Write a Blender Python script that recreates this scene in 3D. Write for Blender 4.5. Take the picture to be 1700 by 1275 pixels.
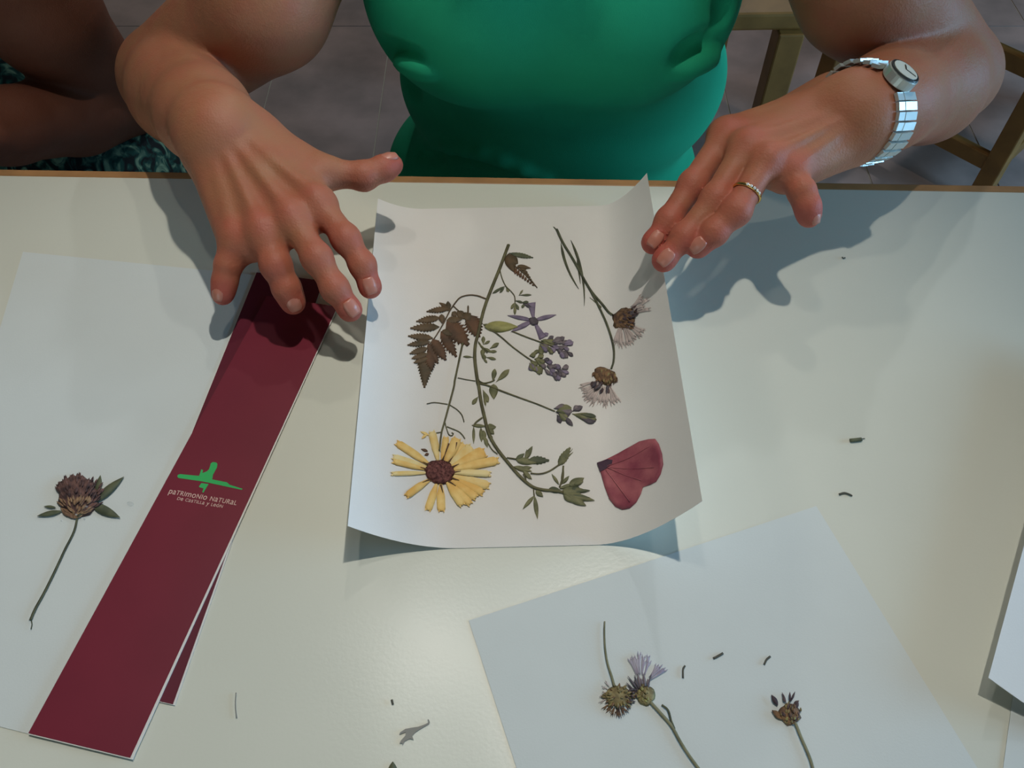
import bpy, bmesh, math, random
import numpy as np
from mathutils import Vector, Matrix
from mathutils.bvhtree import BVHTree

random.seed(7)
for _o in list(bpy.data.objects):
    bpy.data.objects.remove(_o)
SC = bpy.context.scene
COL = SC.collection
R = math.radians

# ------------------------------------------------------------------ camera
TZ = 0.75                      # table top height
CH = 0.48                      # camera height above the table
PITCH = 54.0                   # degrees below the horizon
FPX = 1450.0                   # focal length for the 1700x1275 frame
cam_data = bpy.data.cameras.new('camera')
cam_data.sensor_width = 36.0
cam_data.lens = 36.0 * FPX / 1700.0
cam_data.clip_start = 0.02
cam = bpy.data.objects.new('camera', cam_data)
cam.location = (0, 0, TZ + CH)
cam.rotation_euler = (R(90 - PITCH), 0, 0)
COL.objects.link(cam)
SC.camera = cam

# ------------------------------------------------------------------ light
SC.view_settings.view_transform = 'Standard'
SC.view_settings.look = 'None'
SC.view_settings.exposure = 0.0
SC.view_settings.gamma = 1.0
SC.view_settings.use_curve_mapping = False
world = bpy.data.worlds.new('world')
SC.world = world
world.use_nodes = True
world.node_tree.nodes['Background'].inputs[0].default_value = (0.60, 0.74, 0.74, 1)
world.node_tree.nodes['Background'].inputs[1].default_value = 0.055


def lamp(name, kind, loc, power, color, size=0.03, target=None, size_y=None):
    d = bpy.data.lights.new(name, kind)
    d.energy = power
    d.color = color
    if kind == 'AREA':
        d.size = size
        if size_y:
            d.shape = 'RECTANGLE'
            d.size_y = size_y
    else:
        d.shadow_soft_size = size
    o = bpy.data.objects.new(name, d)
    o.location = loc
    if target is not None:
        v = Vector(target) - Vector(loc)
        o.rotation_euler = v.to_track_quat('-Z', 'Y').to_euler()
    COL.objects.link(o)
    return o


WARM = (1.0, 0.955, 0.86)


def spot(name, loc, target, power, size, cone):
    o = lamp(name, 'SPOT', loc, power, WARM, size, target)
    o.data.spot_size = R(cone)
    o.data.spot_blend = 1.0
    return o


spot('ceiling_spotlight', (0.29, 0.66, 2.60), (-0.12, 0.26, 0.75), 64, 0.026, 40)
spot('ceiling_spotlight', (-0.22, 0.80, 2.60), (-0.06, 0.20, 0.75), 9, 0.045, 52)
lamp('ceiling_and_fill_lamp', 'POINT', (0.12, 2.00, 2.60), 15, WARM, 0.028)
lamp('ceiling_and_fill_lamp', 'POINT', (0.90, 3.40, 2.60), 46, (0.90, 0.95, 1.0), 0.05)  # fill added far behind the table to brighten the floor, no lamp known there
lamp('window_and_fill_light', 'AREA', (2.5, 0.25, 1.25), 46, (0.33, 0.66, 1.0), 1.5, (0.0, 0.3, 0.85), 0.7)
lamp('window_and_fill_light', 'AREA', (-1.2, -2.2, 1.40), 11, (0.74, 0.95, 0.95), 1.6, (0.0, 0.7, 0.85), 1.0)  # fill added behind the camera to brighten the shirt front, no known window

# ------------------------------------------------------------------ pixel -> place
_sp, _cp = math.sin(R(PITCH)), math.cos(R(PITCH))
CAM = np.array([0, 0, TZ + CH])


def ray(px, py):
    a = (px - 850.0) / FPX
    b = -(py - 637.5) / FPX
    return np.array([a, _cp + b * _sp, -_sp + b * _cp])


def H(px, py, h=0.0):
    """the point at height h above the table top seen at this pixel"""
    d = ray(px, py)
    t = (TZ + h - CAM[2]) / d[2]
    return CAM + d * t


def AY(px, py, y):
    d = ray(px, py)
    return CAM + d * (y / d[1])


def AD(px, py, p, L, far=True):
    """the point along the pixel's ray at distance L from p (far or near solution)"""
    d = ray(px, py)
    d = d / np.linalg.norm(d)
    m = CAM - np.asarray(p)
    b = float(m @ d)
    c = float(m @ m) - L * L
    disc = b * b - c
    s = math.sqrt(max(disc, 0.0))
    return CAM + d * (-b + s if far else -b - s)


def conv(ox, oy, s):
    return lambda x, y: (ox + x / s, oy + y / s)


c6 = conv(640, 360, 4.25)
c7 = conv(860, 360, 3.863)
c8 = conv(620, 640, 5.313)
d1 = conv(760, 600, 4.553)
d2 = conv(0, 740, 3.986)
d3 = conv(240, 740, 8.5)
d5 = conv(960, 1010, 3.696)
d8 = conv(580, 1120, 7.727)


# ------------------------------------------------------------------ materials
def srgb(r, g, b):
    f = lambda c: (c / 255 / 12.92) if c / 255 <= 0.04045 else ((c / 255 + 0.055) / 1.055) ** 2.4
    return (f(r), f(g), f(b), 1.0)


def mat(name, col, rough=0.6, spec=0.4, var=0.0, scale=60.0, bump=0.0, bscale=300.0, col2=None,
        metallic=0.0, trans=0.0, sss=0.0, coat=0.0, detail=4.0):
    m = bpy.data.materials.new(name)
    m.use_nodes = True
    nt = m.node_tree
    b = nt.nodes['Principled BSDF']
    b.inputs['Base Color'].default_value = col
    b.inputs['Roughness'].default_value = rough
    b.inputs['Specular IOR Level'].default_value = spec
    b.inputs['Metallic'].default_value = metallic
    if coat:
        b.inputs['Coat Weight'].default_value = coat
        b.inputs['Coat Roughness'].default_value = 0.25
    if sss:
        b.inputs['Subsurface Weight'].default_value = sss
        b.inputs['Subsurface Radius'].default_value = (0.006, 0.002, 0.001)
        b.inputs['Subsurface Scale'].default_value = 1.0
    geo = nt.nodes.new('ShaderNodeNewGeometry')
    if var or col2:
        n = nt.nodes.new('ShaderNodeTexNoise')
        n.inputs['Scale'].default_value = scale
        n.inputs['Detail'].default_value = detail
        nt.links.new(geo.outputs['Position'], n.inputs['Vector'])
        r = nt.nodes.new('ShaderNodeValToRGB')
        c2 = col2 or tuple(c * (1 - var) for c in col[:3]) + (1,)
        r.color_ramp.elements[0].position = 0.35
        r.color_ramp.elements[1].position = 0.65
        r.color_ramp.elements[0].color = c2
        r.color_ramp.elements[1].color = col
        nt.links.new(n.outputs['Fac'], r.inputs['Fac'])
        nt.links.new(r.outputs['Color'], b.inputs['Base Color'])
    if bump:
        n2 = nt.nodes.new('ShaderNodeTexNoise')
        n2.inputs['Scale'].default_value = bscale
        n2.inputs['Detail'].default_value = 3
        nt.links.new(geo.outputs['Position'], n2.inputs['Vector'])
        bp = nt.nodes.new('ShaderNodeBump')
        bp.inputs['Strength'].default_value = bump
        bp.inputs['Distance'].default_value = 0.001
        nt.links.new(n2.outputs['Fac'], bp.inputs['Height'])
        nt.links.new(bp.outputs['Normal'], b.inputs['Normal'])
    if trans:
        t = nt.nodes.new('ShaderNodeBsdfTransparent')
        mx = nt.nodes.new('ShaderNodeMixShader')
        mx.inputs[0].default_value = trans
        nt.links.new(b.outputs[0], mx.inputs[1])
        nt.links.new(t.outputs[0], mx.inputs[2])
        nt.links.new(mx.outputs[0], nt.nodes['Material Output'].inputs[0])
    return m


def skin_mat(name, col, red, rough=0.42):
    m = mat(name, col, rough=rough, spec=0.3, sss=0.15)
    nt = m.node_tree
    b = nt.nodes['Principled BSDF']
    geo = nt.nodes.new('ShaderNodeNewGeometry')
    at = nt.nodes.new('ShaderNodeAttribute')
    at.attribute_name = 'flush'
    n = nt.nodes.new('ShaderNodeTexNoise')
    n.inputs['Scale'].default_value = 45
    n.inputs['Detail'].default_value = 5
    nt.links.new(geo.outputs['Position'], n.inputs['Vector'])
    ad = nt.nodes.new('ShaderNodeMath')
    ad.operation = 'MULTIPLY_ADD'
    nt.links.new(n.outputs['Fac'], ad.inputs[0])
    ad.inputs[1].default_value = 0.9
    ad.inputs[2].default_value = -0.30
    sm = nt.nodes.new('ShaderNodeMath')
    sm.operation = 'ADD'
    sm.use_clamp = True
    nt.links.new(ad.outputs[0], sm.inputs[0])
    nt.links.new(at.outputs['Fac'], sm.inputs[1])
    mx = nt.nodes.new('ShaderNodeMix')
    mx.data_type = 'RGBA'
    mx.inputs[6].default_value = col
    mx.inputs[7].default_value = red
    nt.links.new(sm.outputs[0], mx.inputs[0])
    nt.links.new(mx.outputs[2], b.inputs['Base Color'])
    v = nt.nodes.new('ShaderNodeTexVoronoi')
    v.inputs['Scale'].default_value = 700
    nt.links.new(geo.outputs['Position'], v.inputs['Vector'])
    n3 = nt.nodes.new('ShaderNodeTexNoise')
    n3.inputs['Scale'].default_value = 160
    nt.links.new(geo.outputs['Position'], n3.inputs['Vector'])
    a2 = nt.nodes.new('ShaderNodeMath')
    a2.operation = 'MULTIPLY_ADD'
    nt.links.new(v.outputs['Distance'], a2.inputs[0])
    a2.inputs[1].default_value = 0.35
    nt.links.new(n3.outputs['Fac'], a2.inputs[2])
    bp = nt.nodes.new('ShaderNodeBump')
    bp.inputs['Strength'].default_value = 0.35
    bp.inputs['Distance'].default_value = 0.0012
    nt.links.new(a2.outputs[0], bp.inputs['Height'])
    nt.links.new(bp.outputs['Normal'], b.inputs['Normal'])
    return m


M = {}
M['table'] = mat('cream_laminate', srgb(214, 215, 203), 0.24, 0.5, var=0.03, scale=9, bump=0.05, bscale=420)
M['band'] = mat('wood_edging', srgb(176, 130, 84), 0.5, 0.4, var=0.25, scale=35)
M['paper'] = mat('white_paper', srgb(224, 221, 217), 0.75, 0.25, var=0.02, scale=40, bump=0.06, bscale=900)
M['paper2'] = mat('white_paper_thin', srgb(208, 214, 213), 0.7, 0.3, var=0.02, scale=30, bump=0.06, bscale=900)
M['burgundy'] = mat('burgundy_print', srgb(118, 34, 52), 0.38, 0.5, var=0.08, scale=25)
M['burgundy_dark'] = mat('dark_burgundy_print', srgb(96, 24, 44), 0.42, 0.45, var=0.08, scale=25)
M['logo'] = mat('green_ink', srgb(52, 176, 96), 0.45, 0.4)
M['ink'] = mat('pale_ink', srgb(214, 186, 176), 0.5, 0.4)
M['stem'] = mat('dry_stem', srgb(108, 104, 74), 0.65, 0.3, col2=srgb(84, 80, 58), scale=120)
M['stem_dark'] = mat('dark_stem', srgb(90, 92, 70), 0.65, 0.3, col2=srgb(66, 68, 54), scale=120)
M['stem_pale'] = mat('pale_stem', srgb(136, 132, 104), 0.65, 0.3, col2=srgb(106, 104, 80), scale=120)
M['leaf'] = mat('dry_green_leaf', srgb(128, 126, 92), 0.65, 0.3, col2=srgb(96, 98, 72), scale=150)
M['leaf_dark'] = mat('dark_green_leaf', srgb(96, 100, 76), 0.65, 0.3, col2=srgb(74, 80, 64), scale=150)
M['leaf_yellow'] = mat('yellow_green_leaf', srgb(166, 162, 104), 0.6, 0.3, col2=srgb(132, 130, 84), scale=150)
M['fern'] = mat('brown_fern', srgb(104, 84, 62), 0.65, 0.3, col2=srgb(76, 66, 50), scale=110)
M['fern_red'] = mat('red_brown_fern', srgb(106, 76, 56), 0.65, 0.3, col2=srgb(80, 62, 48), scale=110)
M['yellow'] = mat('dry_yellow_petal', srgb(238, 206, 134), 0.6, 0.3, col2=srgb(226, 180, 100), scale=110)
M['yellow_pale'] = mat('faded_yellow_petal', srgb(234, 216, 162), 0.6, 0.3, col2=srgb(230, 196, 124), scale=110)
M['disc'] = mat('brown_disc', srgb(128, 82, 78), 0.8, 0.2, col2=srgb(72, 42, 42), scale=500)
M['violet'] = mat('violet_petal', srgb(138, 124, 146), 0.6, 0.3, col2=srgb(108, 98, 120), scale=200)
M['mauve'] = mat('mauve_floret', srgb(130, 118, 122), 0.65, 0.3, col2=srgb(94, 86, 94), scale=260)
M['mauve_dark'] = mat('dark_mauve_floret', srgb(100, 92, 98), 0.65, 0.3, col2=srgb(70, 64, 72), scale=260)
M['bract'] = mat('brown_bract', srgb(140, 108, 78), 0.7, 0.3, col2=srgb(80, 60, 50), scale=240)
M['bract_dark'] = mat('dark_bract', srgb(96, 78, 78), 0.7, 0.3, col2=srgb(60, 48, 54), scale=240)
M['bract_green'] = mat('olive_bract', srgb(152, 138, 96), 0.7, 0.3, col2=srgb(104, 92, 64), scale=240)
M['floret'] = mat('faded_floret', srgb(224, 208, 202), 0.6, 0.2, col2=srgb(200, 184, 180), scale=160, trans=0.38)
M['floret_lilac'] = mat('pale_lilac_floret', srgb(200, 192, 204), 0.6, 0.2, col2=srgb(176, 164, 184), scale=160, trans=0.45)
M['poppy'] = mat('dried_red_petal', srgb(172, 98, 104), 0.55, 0.35, col2=srgb(132, 60, 76), scale=70, bump=0.3, bscale=120)
M['poppy_dark'] = mat('petal_base', srgb(64, 40, 58), 0.6, 0.3)
M['clover'] = mat('clover_floret', srgb(118, 88, 82), 0.75, 0.25, col2=srgb(66, 52, 54), scale=220)
M['clover_pale'] = mat('pale_clover_floret', srgb(160, 130, 100), 0.75, 0.25, col2=srgb(108, 82, 70), scale=220)
M['glue'] = mat('clear_glue', srgb(235, 238, 238), 0.06, 0.8, trans=0.8)
M['debris'] = mat('dark_debris', srgb(84, 82, 72), 0.7, 0.3)
M['debris_grey'] = mat('grey_debris', srgb(140, 138, 132), 0.7, 0.3)
M['skin'] = skin_mat('tanned_skin', srgb(166, 112, 82), srgb(178, 88, 76), 0.55)
M['skin2'] = skin_mat('dark_tanned_skin', srgb(132, 82, 64), srgb(126, 72, 56), 0.6)
M['nail'] = mat('fingernail', srgb(192, 124, 106), 0.32, 0.5)
M['shirt'] = mat('green_jersey', srgb(38, 176, 130), 0.8, 0.2, var=0.08, scale=20, bump=0.25, bscale=1400)
M['eye'] = mat('dark_eye', srgb(50, 36, 30), 0.15, 0.6)
M['lip'] = mat('lip', srgb(164, 84, 80), 0.4, 0.4)
M['hair'] = mat('brown_hair', srgb(70, 48, 34), 0.5, 0.4, var=0.4, scale=80)
M['trouser'] = mat('dark_cloth', srgb(40, 44, 54), 0.85, 0.2)
M['steel'] = mat('steel', srgb(206, 212, 208), 0.28, 0.6, metallic=0.55)
M['steel_dark'] = mat('dark_steel', srgb(120, 124, 126), 0.3, 0.5, metallic=1.0)
M['dial'] = mat('watch_dial', srgb(214, 214, 200), 0.2, 0.5, coat=0.6)
M['gold'] = mat('gold', srgb(226, 190, 116), 0.2, 0.5, metallic=1.0)
M['stone'] = mat('clear_stone', srgb(244, 244, 240), 0.05, 0.9, coat=1.0)
M['wood'] = mat('honey_wood', srgb(166, 118, 62), 0.45, 0.4, var=0.3, scale=18)
M['leg_metal'] = mat('grey_metal', srgb(140, 140, 140), 0.4, 0.5, metallic=1.0)
M['grout'] = mat('grout', srgb(190, 184, 172), 0.85, 0.2)
M['tile'] = mat('marbled_tile', srgb(184, 156, 146), 0.26, 0.5, col2=srgb(150, 130, 122), scale=7, detail=8)


def print_mat():
    m = bpy.data.materials.new('teal_print_fabric')
    m.use_nodes = True
    nt = m.node_tree
    b = nt.nodes['Principled BSDF']
    b.inputs['Roughness'].default_value = 0.85
    geo = nt.nodes.new('ShaderNodeNewGeometry')
    n = nt.nodes.new('ShaderNodeTexNoise')
    n.inputs['Scale'].default_value = 48
    n.inputs['Detail'].default_value = 3
    n.inputs['Distortion'].default_value = 1.6
    nt.links.new(geo.outputs['Position'], n.inputs['Vector'])
    r = nt.nodes.new('ShaderNodeValToRGB')
    e = r.color_ramp.elements
    e[0].position = 0.40
    e[0].color = srgb(18, 34, 44)
    e[1].position = 0.66
    e[1].color = srgb(150, 196, 176)
    k = r.color_ramp.elements.new(0.50)
    k.color = srgb(30, 92, 92)
    nt.links.new(n.outputs['Fac'], r.inputs['Fac'])
    nt.links.new(r.outputs['Color'], b.inputs['Base Color'])
    return m


M['print'] = print_mat()


# ------------------------------------------------------------------ object helpers
def link_mesh(name, verts, faces, material, parent=None, smooth=True, origin=None):
    """verts are world positions; they are stored relative to the parent (or origin)"""
    off = np.zeros(3)
    if parent is not None:
        off = np.array(parent.get('_o', (0, 0, 0)))
    elif origin is not None:
        off = np.asarray(origin)
    me = bpy.data.meshes.new(name)
    v = (np.asarray(verts, dtype=float) - off)
    me.from_pydata(v.tolist(), [], faces if isinstance(faces, list) else faces.tolist())
    me.update()
    if smooth:
        me.polygons.foreach_set('use_smooth', [True] * len(me.polygons))
    me.materials.append(material)
    o = bpy.data.objects.new(name, me)
    COL.objects.link(o)
    if parent is not None:
        o.parent = parent
        o['_o'] = tuple(off)
    else:
        o.location = off
        o['_o'] = tuple(off)
    return o


def tag(o, label=None, cat=None, group=None, kind=None):
    if label:
        o['label'] = label
    if cat:
        o['category'] = cat
    if group:
        o['group'] = group
    if kind:
        o['kind'] = kind
    return o


def thing(name, loc, label, cat, group=None):
    o = bpy.data.objects.new(name, None)
    o.empty_display_size = 0.02
    o.location = loc
    o['_o'] = tuple(float(c) for c in loc)
    COL.objects.link(o)
    return tag(o, label, cat, group)


def box_vf(c, ax, ay, az):
    """c centre, ax ay az half-extent vectors"""
    c, ax, ay, az = [np.asarray(q, float) for q in (c, ax, ay, az)]
    v = []
    for sz in (-1, 1):
        for sx, sy in ((-1, -1), (1, -1), (1, 1), (-1, 1)):
            v.append(c + sx * ax + sy * ay + sz * az)
    f = [(3, 2, 1, 0), (4, 5, 6, 7), (0, 1, 5, 4), (1, 2, 6, 5), (2, 3, 7, 6), (3, 0, 4, 7)]
    return v, f


def bevel(o, w=0.003, seg=2):
    md = o.modifiers.new('bevel', 'BEVEL')
    md.width = w
    md.segments = seg
    md.limit_method = 'ANGLE'
    return o


def box(name, c, ax, ay, az, material, parent=None, bev=0.003):
    v, f = box_vf(c, ax, ay, az)
    o = link_mesh(name, v, f, material, parent, smooth=False, origin=None if parent else c)
    if bev:
        bevel(o, bev)
    return o


def tube_vf(path, rad, n=6, flat=1.0, up=(0, 0, 1)):
    path = [np.asarray(p, float) for p in path]
    up = np.asarray(up, float)
    if not hasattr(rad, '__len__'):
        rad = [rad] * len(path)
    v, f = [], []
    for i, p in enumerate(path):
        a = path[max(i - 1, 0)]
        b = path[min(i + 1, len(path) - 1)]
        t = b - a
        t /= (np.linalg.norm(t) + 1e-12)
        s = np.cross(t, up)
        if np.linalg.norm(s) < 1e-6:
            s = np.cross(t, (1, 0, 0))
        s /= np.linalg.norm(s)
        w = np.cross(s, t)
        for k in range(n):
            q = 2 * math.pi * k / n
            v.append(p + rad[i] * (math.cos(q) * s + flat * math.sin(q) * w))
    for i in range(len(path) - 1):
        for k in range(n):
            k2 = (k + 1) % n
            f.append((i * n + k, i * n + k2, (i + 1) * n + k2, (i + 1) * n + k))
    f.append(tuple(range(n - 1, -1, -1)))
    f.append(tuple(range((len(path) - 1) * n, len(path) * n)))
    return v, f


def spline(pts, n=8):
    """Catmull-Rom through 2D or 3D points"""
    P = [np.asarray(p, float) for p in pts]
    if len(P) < 3:
        return [P[0] + (P[-1] - P[0]) * i / n for i in range(n + 1)]
    P = [2 * P[0] - P[1]] + P + [2 * P[-1] - P[-2]]
    out = []
    for i in range(1, len(P) - 2):
        p0, p1, p2, p3 = P[i - 1:i + 3]
        for j in range(n):
            t = j / n
            out.append(0.5 * (2 * p1 + (p2 - p0) * t + (2 * p0 - 5 * p1 + 4 * p2 - p3) * t * t
                              + (3 * p1 - p0 - 3 * p2 + p3) * t ** 3))
    out.append(P[-2])
    return out


# ================================================================== SETTING
# floor: grout slab with tiles set in it, 0.2625 m wide columns
fl = box('floor', (0.3, 1.2, -0.012), (3.2, 0, 0), (0, 2.6, 0), (0, 0, 0.010), M['grout'], None, 0)
tag(fl, kind='structure')
fl['_o'] = (0.3, 1.2, -0.012)
TW, TL = 0.2625, 0.60
tile_me = None
for i in range(-6, 9):
    for j in range(0, 5):
        x0 = -0.298 + i * TW
        y0 = 0.19 + j * TL
        c = np.array([x0 + TW / 2, y0 + TL / 2, -0.002])
        if tile_me is None:
            v, f = box_vf((0, 0, 0), (TW / 2 - 0.0018, 0, 0), (0, TL / 2 - 0.0018, 0), (0, 0, 0.002))
            tile_me = bpy.data.meshes.new('tile')
            tile_me.from_pydata([tuple(q) for q in v], [], f)
            tile_me.materials.append(M['tile'])
        o = bpy.data.objects.new('tile', tile_me)
        COL.objects.link(o)
        o.parent = fl
        o.location = c - np.array(fl['_o'])

# table
eA, eB = H(0, 292), H(1700, 320)
ed = (eB - eA) / np.linalg.norm(eB - eA)
en = np.array([-ed[1], ed[0], 0.0])
emid = eA + ed * float((np.array([0.0, 0, TZ]) - eA) @ ed)
table = thing('table', (emid[0], emid[1] - 0.45, 0), 'cream laminate table with a thin wooden edge, papers laid all over it', 'table')
TWD, TDP = 1.0, 0.95
cT = emid - en * (TDP / 2) - np.array([0, 0, 0.0125])
box('tabletop', cT, ed * TWD, en * TDP / 2, (0, 0, 0.0125), M['table'], table, 0)
BW = 0.0042
box('edge_band', emid + en * BW - np.array([0, 0, 0.0135]), ed * (TWD + 0.008), en * BW, (0, 0, 0.0135), M['band'], table, 0.0012)
box('edge_band', emid - en * (TDP + BW) - np.array([0, 0, 0.0135]), ed * (TWD + 0.008), en * BW, (0, 0, 0.0135), M['band'], table, 0.0012)
for s in (-1, 1):
    box('edge_band', cT + ed * s * (TWD + BW) - np.array([0, 0, 0.001]), ed * BW, en * (TDP / 2), (0, 0, 0.0135), M['band'], table, 0.0012)
    for t in (0.05, TDP - 0.05):
        p = emid + ed * s * (TWD - 0.05) - en * t
        v, f = tube_vf([(p[0], p[1], 0.0), (p[0], p[1], TZ - 0.025)], 0.02, 12, up=(0, 1, 0))
        link_mesh('leg', v, f, M['leg_metal'], table)

# ================================================================== PAPERS
T_PAPER = 0.00025
# the central sheet, a shallow trough whose long sides curl up
sB, sT = H(872, 908), H(851, 345)
sv = (sT - sB) / np.linalg.norm(sT - sB)
su = np.array([sv[1], -sv[0], 0.0])
SLEN = float(np.linalg.norm(sT - sB))
Z_SHEET = 0.0006


def lerp(a, b, t):
    return a + (b - a) * t


def sheet_z(u, t):
    """height of the curled sheet above the table; t = 0 at the near edge, 1 at the far edge"""
    if u < 0:
        u0, ue, lift = lerp(0.040, 0.072, t), lerp(0.101, 0.1055, t), lerp(0.032, 0.0116, t)
    else:
        u0, ue, lift = lerp(0.042, 0.070, t), lerp(0.097, 0.103, t), lerp(0.052, 0.0326, t)
    a = abs(u) - u0
    return Z_SHEET + (lift * (a / (ue - u0)) ** 1.9 if a > 0 else 0.0)


def sheet_uv(p):
    d = np.asarray(p) - sB
    return float(d @ su), float(d @ sv) / SLEN


def SH(px, py, dz=0.0):
    z = 0.0
    for _ in range(7):
        p = H(px, py, z + dz)
        u, t = sheet_uv(p)
        z = 0.5 * z + 0.5 * sheet_z(max(-0.1055, min(0.103, u)), max(0, min(1, t)))
    return H(px, py, z + dz)


def flat(z):
    return lambda px, py, dz=0.0: H(px, py, z + dz)


def grid_sheet(name, fn, nu, nv, thick, material, label, group=None, origin=(0, 0, 0)):
    """fn(i/nu, j/nv) -> (point, normal up); a two-sided sheet of real thickness"""
    top, bot = [], []
    for j in range(nv + 1):
        for i in range(nu + 1):
            p = fn(i / nu, j / nv)
            top.append(p)
            bot.append(p - np.array([0, 0, thick]))
    n = len(top)
    W = nu + 1
    f = []
    for j in range(nv):
        for i in range(nu):
            a = j * W + i
            f.append((a, a + 1, a + W + 1, a + W))
            f.append((n + a + W, n + a + W + 1, n + a + 1, n + a))
    rim = [i for i in range(W)] + [j * W + nu for j in range(1, nv + 1)] + \
          [nv * W + i for i in range(nu - 1, -1, -1)] + [j * W for j in range(nv - 1, 0, -1)]
    allv = top + bot
    m0 = len(allv)
    allv = allv + [top[a] for a in rim] + [bot[a] for a in rim]
    nr = len(rim)
    for k in range(nr):
        k2 = (k + 1) % nr
        f.append((m0 + k2, m0 + k, m0 + nr + k, m0 + nr + k2))
    return tag(link_mesh(name, allv, f, material, None, True, origin), label, 'paper', group)


def sheet_fn(a, t):
    if a < 0.5:
        u = -lerp(0.101, 0.1055, t) * (1 - 2 * a)
    else:
        u = lerp(0.097, 0.103, t) * (2 * a - 1)
    return sB + su * u + sv * (t * SLEN) + np.array([0, 0, sheet_z(u, t)])


grid_sheet('paper_sheet', sheet_fn, 44, 24, T_PAPER, M['paper'],
           'curled white sheet covered with pressed flowers between the two hands', origin=sheet_fn(0.5, 0.5))


def quad_fn(c00, c10, c01, c11, z):
    P = [H(*c, z) for c in (c00, c10, c01, c11)]
    return lambda a, t: (P[0] * (1 - a) + P[1] * a) * (1 - t) + (P[2] * (1 - a) + P[3] * a) * t


f_left = quad_fn((-185, 1160), (222, 1262), (38, 418), (440, 458), 0.0004)
grid_sheet('paper_sheet', f_left, 4, 6, T_PAPER, M['paper2'],
           'flat white sheet with one pressed clover, half under the burgundy leaflet', origin=f_left(.5, .5))
f_br = quad_fn((870, 1310), (1660, 1262), (778, 1030), (1355, 840), 0.0004)
# a true A4 rectangle through the two visible corners of the sheet
kA, kB = H(778, 1030, 0.0004), H(1355, 840, 0.0004)
kx = (kB - kA) / np.linalg.norm(kB - kA)
ky = np.array([kx[1], -kx[0], 0.0])


def f_knap(a, t):
    return kA + kx * (np.linalg.norm(kB - kA) * a) + ky * (0.297 * (1 - t))


grid_sheet('paper_sheet', f_knap, 4, 6, T_PAPER, M['paper2'],
           'flat white sheet with pressed knapweed heads at the near edge of the table', origin=f_knap(.5, .5))
# sheet underneath at the right edge: its left edge shows as a thin line
rA, rB = H(1680, 1165, 0.0004), H(1665, 1275, 0.0004)
rd = (rB - rA) / np.linalg.norm(rB - rA)
rn = np.array([-rd[1], rd[0], 0.0])
if rn[0] < 0:
    rn = -rn


def f_under(a, t):
    return rA - rd * 0.04 + rd * (0.24 * (1 - t)) + rn * (0.21 * a) + np.array([0, 0, 0.0003])


grid_sheet('paper_sheet', f_under, 2, 2, T_PAPER, M['paper2'],
           'flat white sheet lying under the curled sheet at the right', origin=f_under(.5, .5))
# raised, curling sheet at the right
qA = H(1641, 1125, 0.0155)
qd = H(1703, 905, 0.0195) - qA
qd[2] = 0
qd /= np.linalg.norm(qd)
qn = H(1712, 1178, 0.008) - qA
qn[2] = 0
qn /= np.linalg.norm(qn)


def f_curl(a, t):
    z = 0.0012 + 0.0143 * max(0.0, 1 - a / 0.55) ** 2
    p = qA + qn * (0.19 * a) + qd * (0.27 * t)
    return np.array([p[0], p[1], TZ + z + 0.004 * t * max(0.0, 1 - a / 0.55)])


grid_sheet('paper_sheet', f_curl, 30, 6, T_PAPER, M['paper'],
           'white sheet with a raised curling edge at the right side of the table', origin=f_curl(.5, .5))


# ================================================================== LEAFLETS
def slab_quad(name, quad_px, z, thick, material, parent):
    P = [H(*q, z) for q in quad_px]
    v = P + [p - np.array([0, 0, thick]) for p in P]
    f = [(0, 1, 2, 3), (7, 6, 5, 4)] + [((k + 1) % 4, k, 4 + k, 4 + (k + 1) % 4) for k in range(4)]
    return link_mesh(name, v, f, material, parent, smooth=False)


def poly_slab(name, pts_px, surf, dz, thick, material, parent, smooth=False):
    P = [surf(x, y, dz) for x, y in pts_px]
    # counter-clockwise seen from above
    A = sum(P[i][0] * P[(i + 1) % len(P)][1] - P[(i + 1) % len(P)][0] * P[i][1] for i in range(len(P)))
    if A < 0:
        P = P[::-1]
    n = len(P)
    v = P + [p - np.array([0, 0, thick]) for p in P]
    f = [tuple(range(n)), tuple(range(2 * n - 1, n - 1, -1))]
    f += [((k + 1) % n, k, n + k, n + (k + 1) % n) for k in range(n)]
    return link_mesh(name, v, f, material, parent, smooth=smooth)


def text_part(name, body, A_px, B_px, z, material, parent, stretch=1.0, small='trinulcd'):
    """flat lettering whose baseline runs from pixel A to pixel B at height z"""
    A, B = H(*A_px, z), H(*B_px, z)
    cu = bpy.data.curves.new('lettering_curve', 'FONT')
    cu.body = body
    for ci, ch in enumerate(body):
        if ch in small:
            cu.body_format[ci].use_small_caps = True
    cu.size = 1.0
    cu.small_caps_scale = 0.76
    cu.space_character = 1.06
    cu.extrude = 0.0
    tmp = bpy.data.objects.new('lettering_tmp', cu)
    COL.objects.link(tmp)
    dg = bpy.context.evaluated_depsgraph_get()
    me = bpy.data.meshes.new_from_object(tmp.evaluated_get(dg))
    co = np.array([v.co[:] for v in me.vertices])
    fs = [tuple(p.vertices) for p in me.polygons]
    bpy.data.objects.remove(tmp)
    bpy.data.curves.remove(cu)
    x0, x1 = co[:, 0].min(), co[:, 0].max()
    ex = (B - A) / (x1 - x0)
    ey = np.array([-ex[1], ex[0], 0]) * stretch
    v = A + np.outer(co[:, 0] - x0, ex) + np.outer(co[:, 1], ey)
    o = link_mesh(name, v, fs, material, parent, smooth=False)
    sd = o.modifiers.new('ink_thickness', 'SOLIDIFY')
    sd.thickness = 0.00006
    return o


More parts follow.
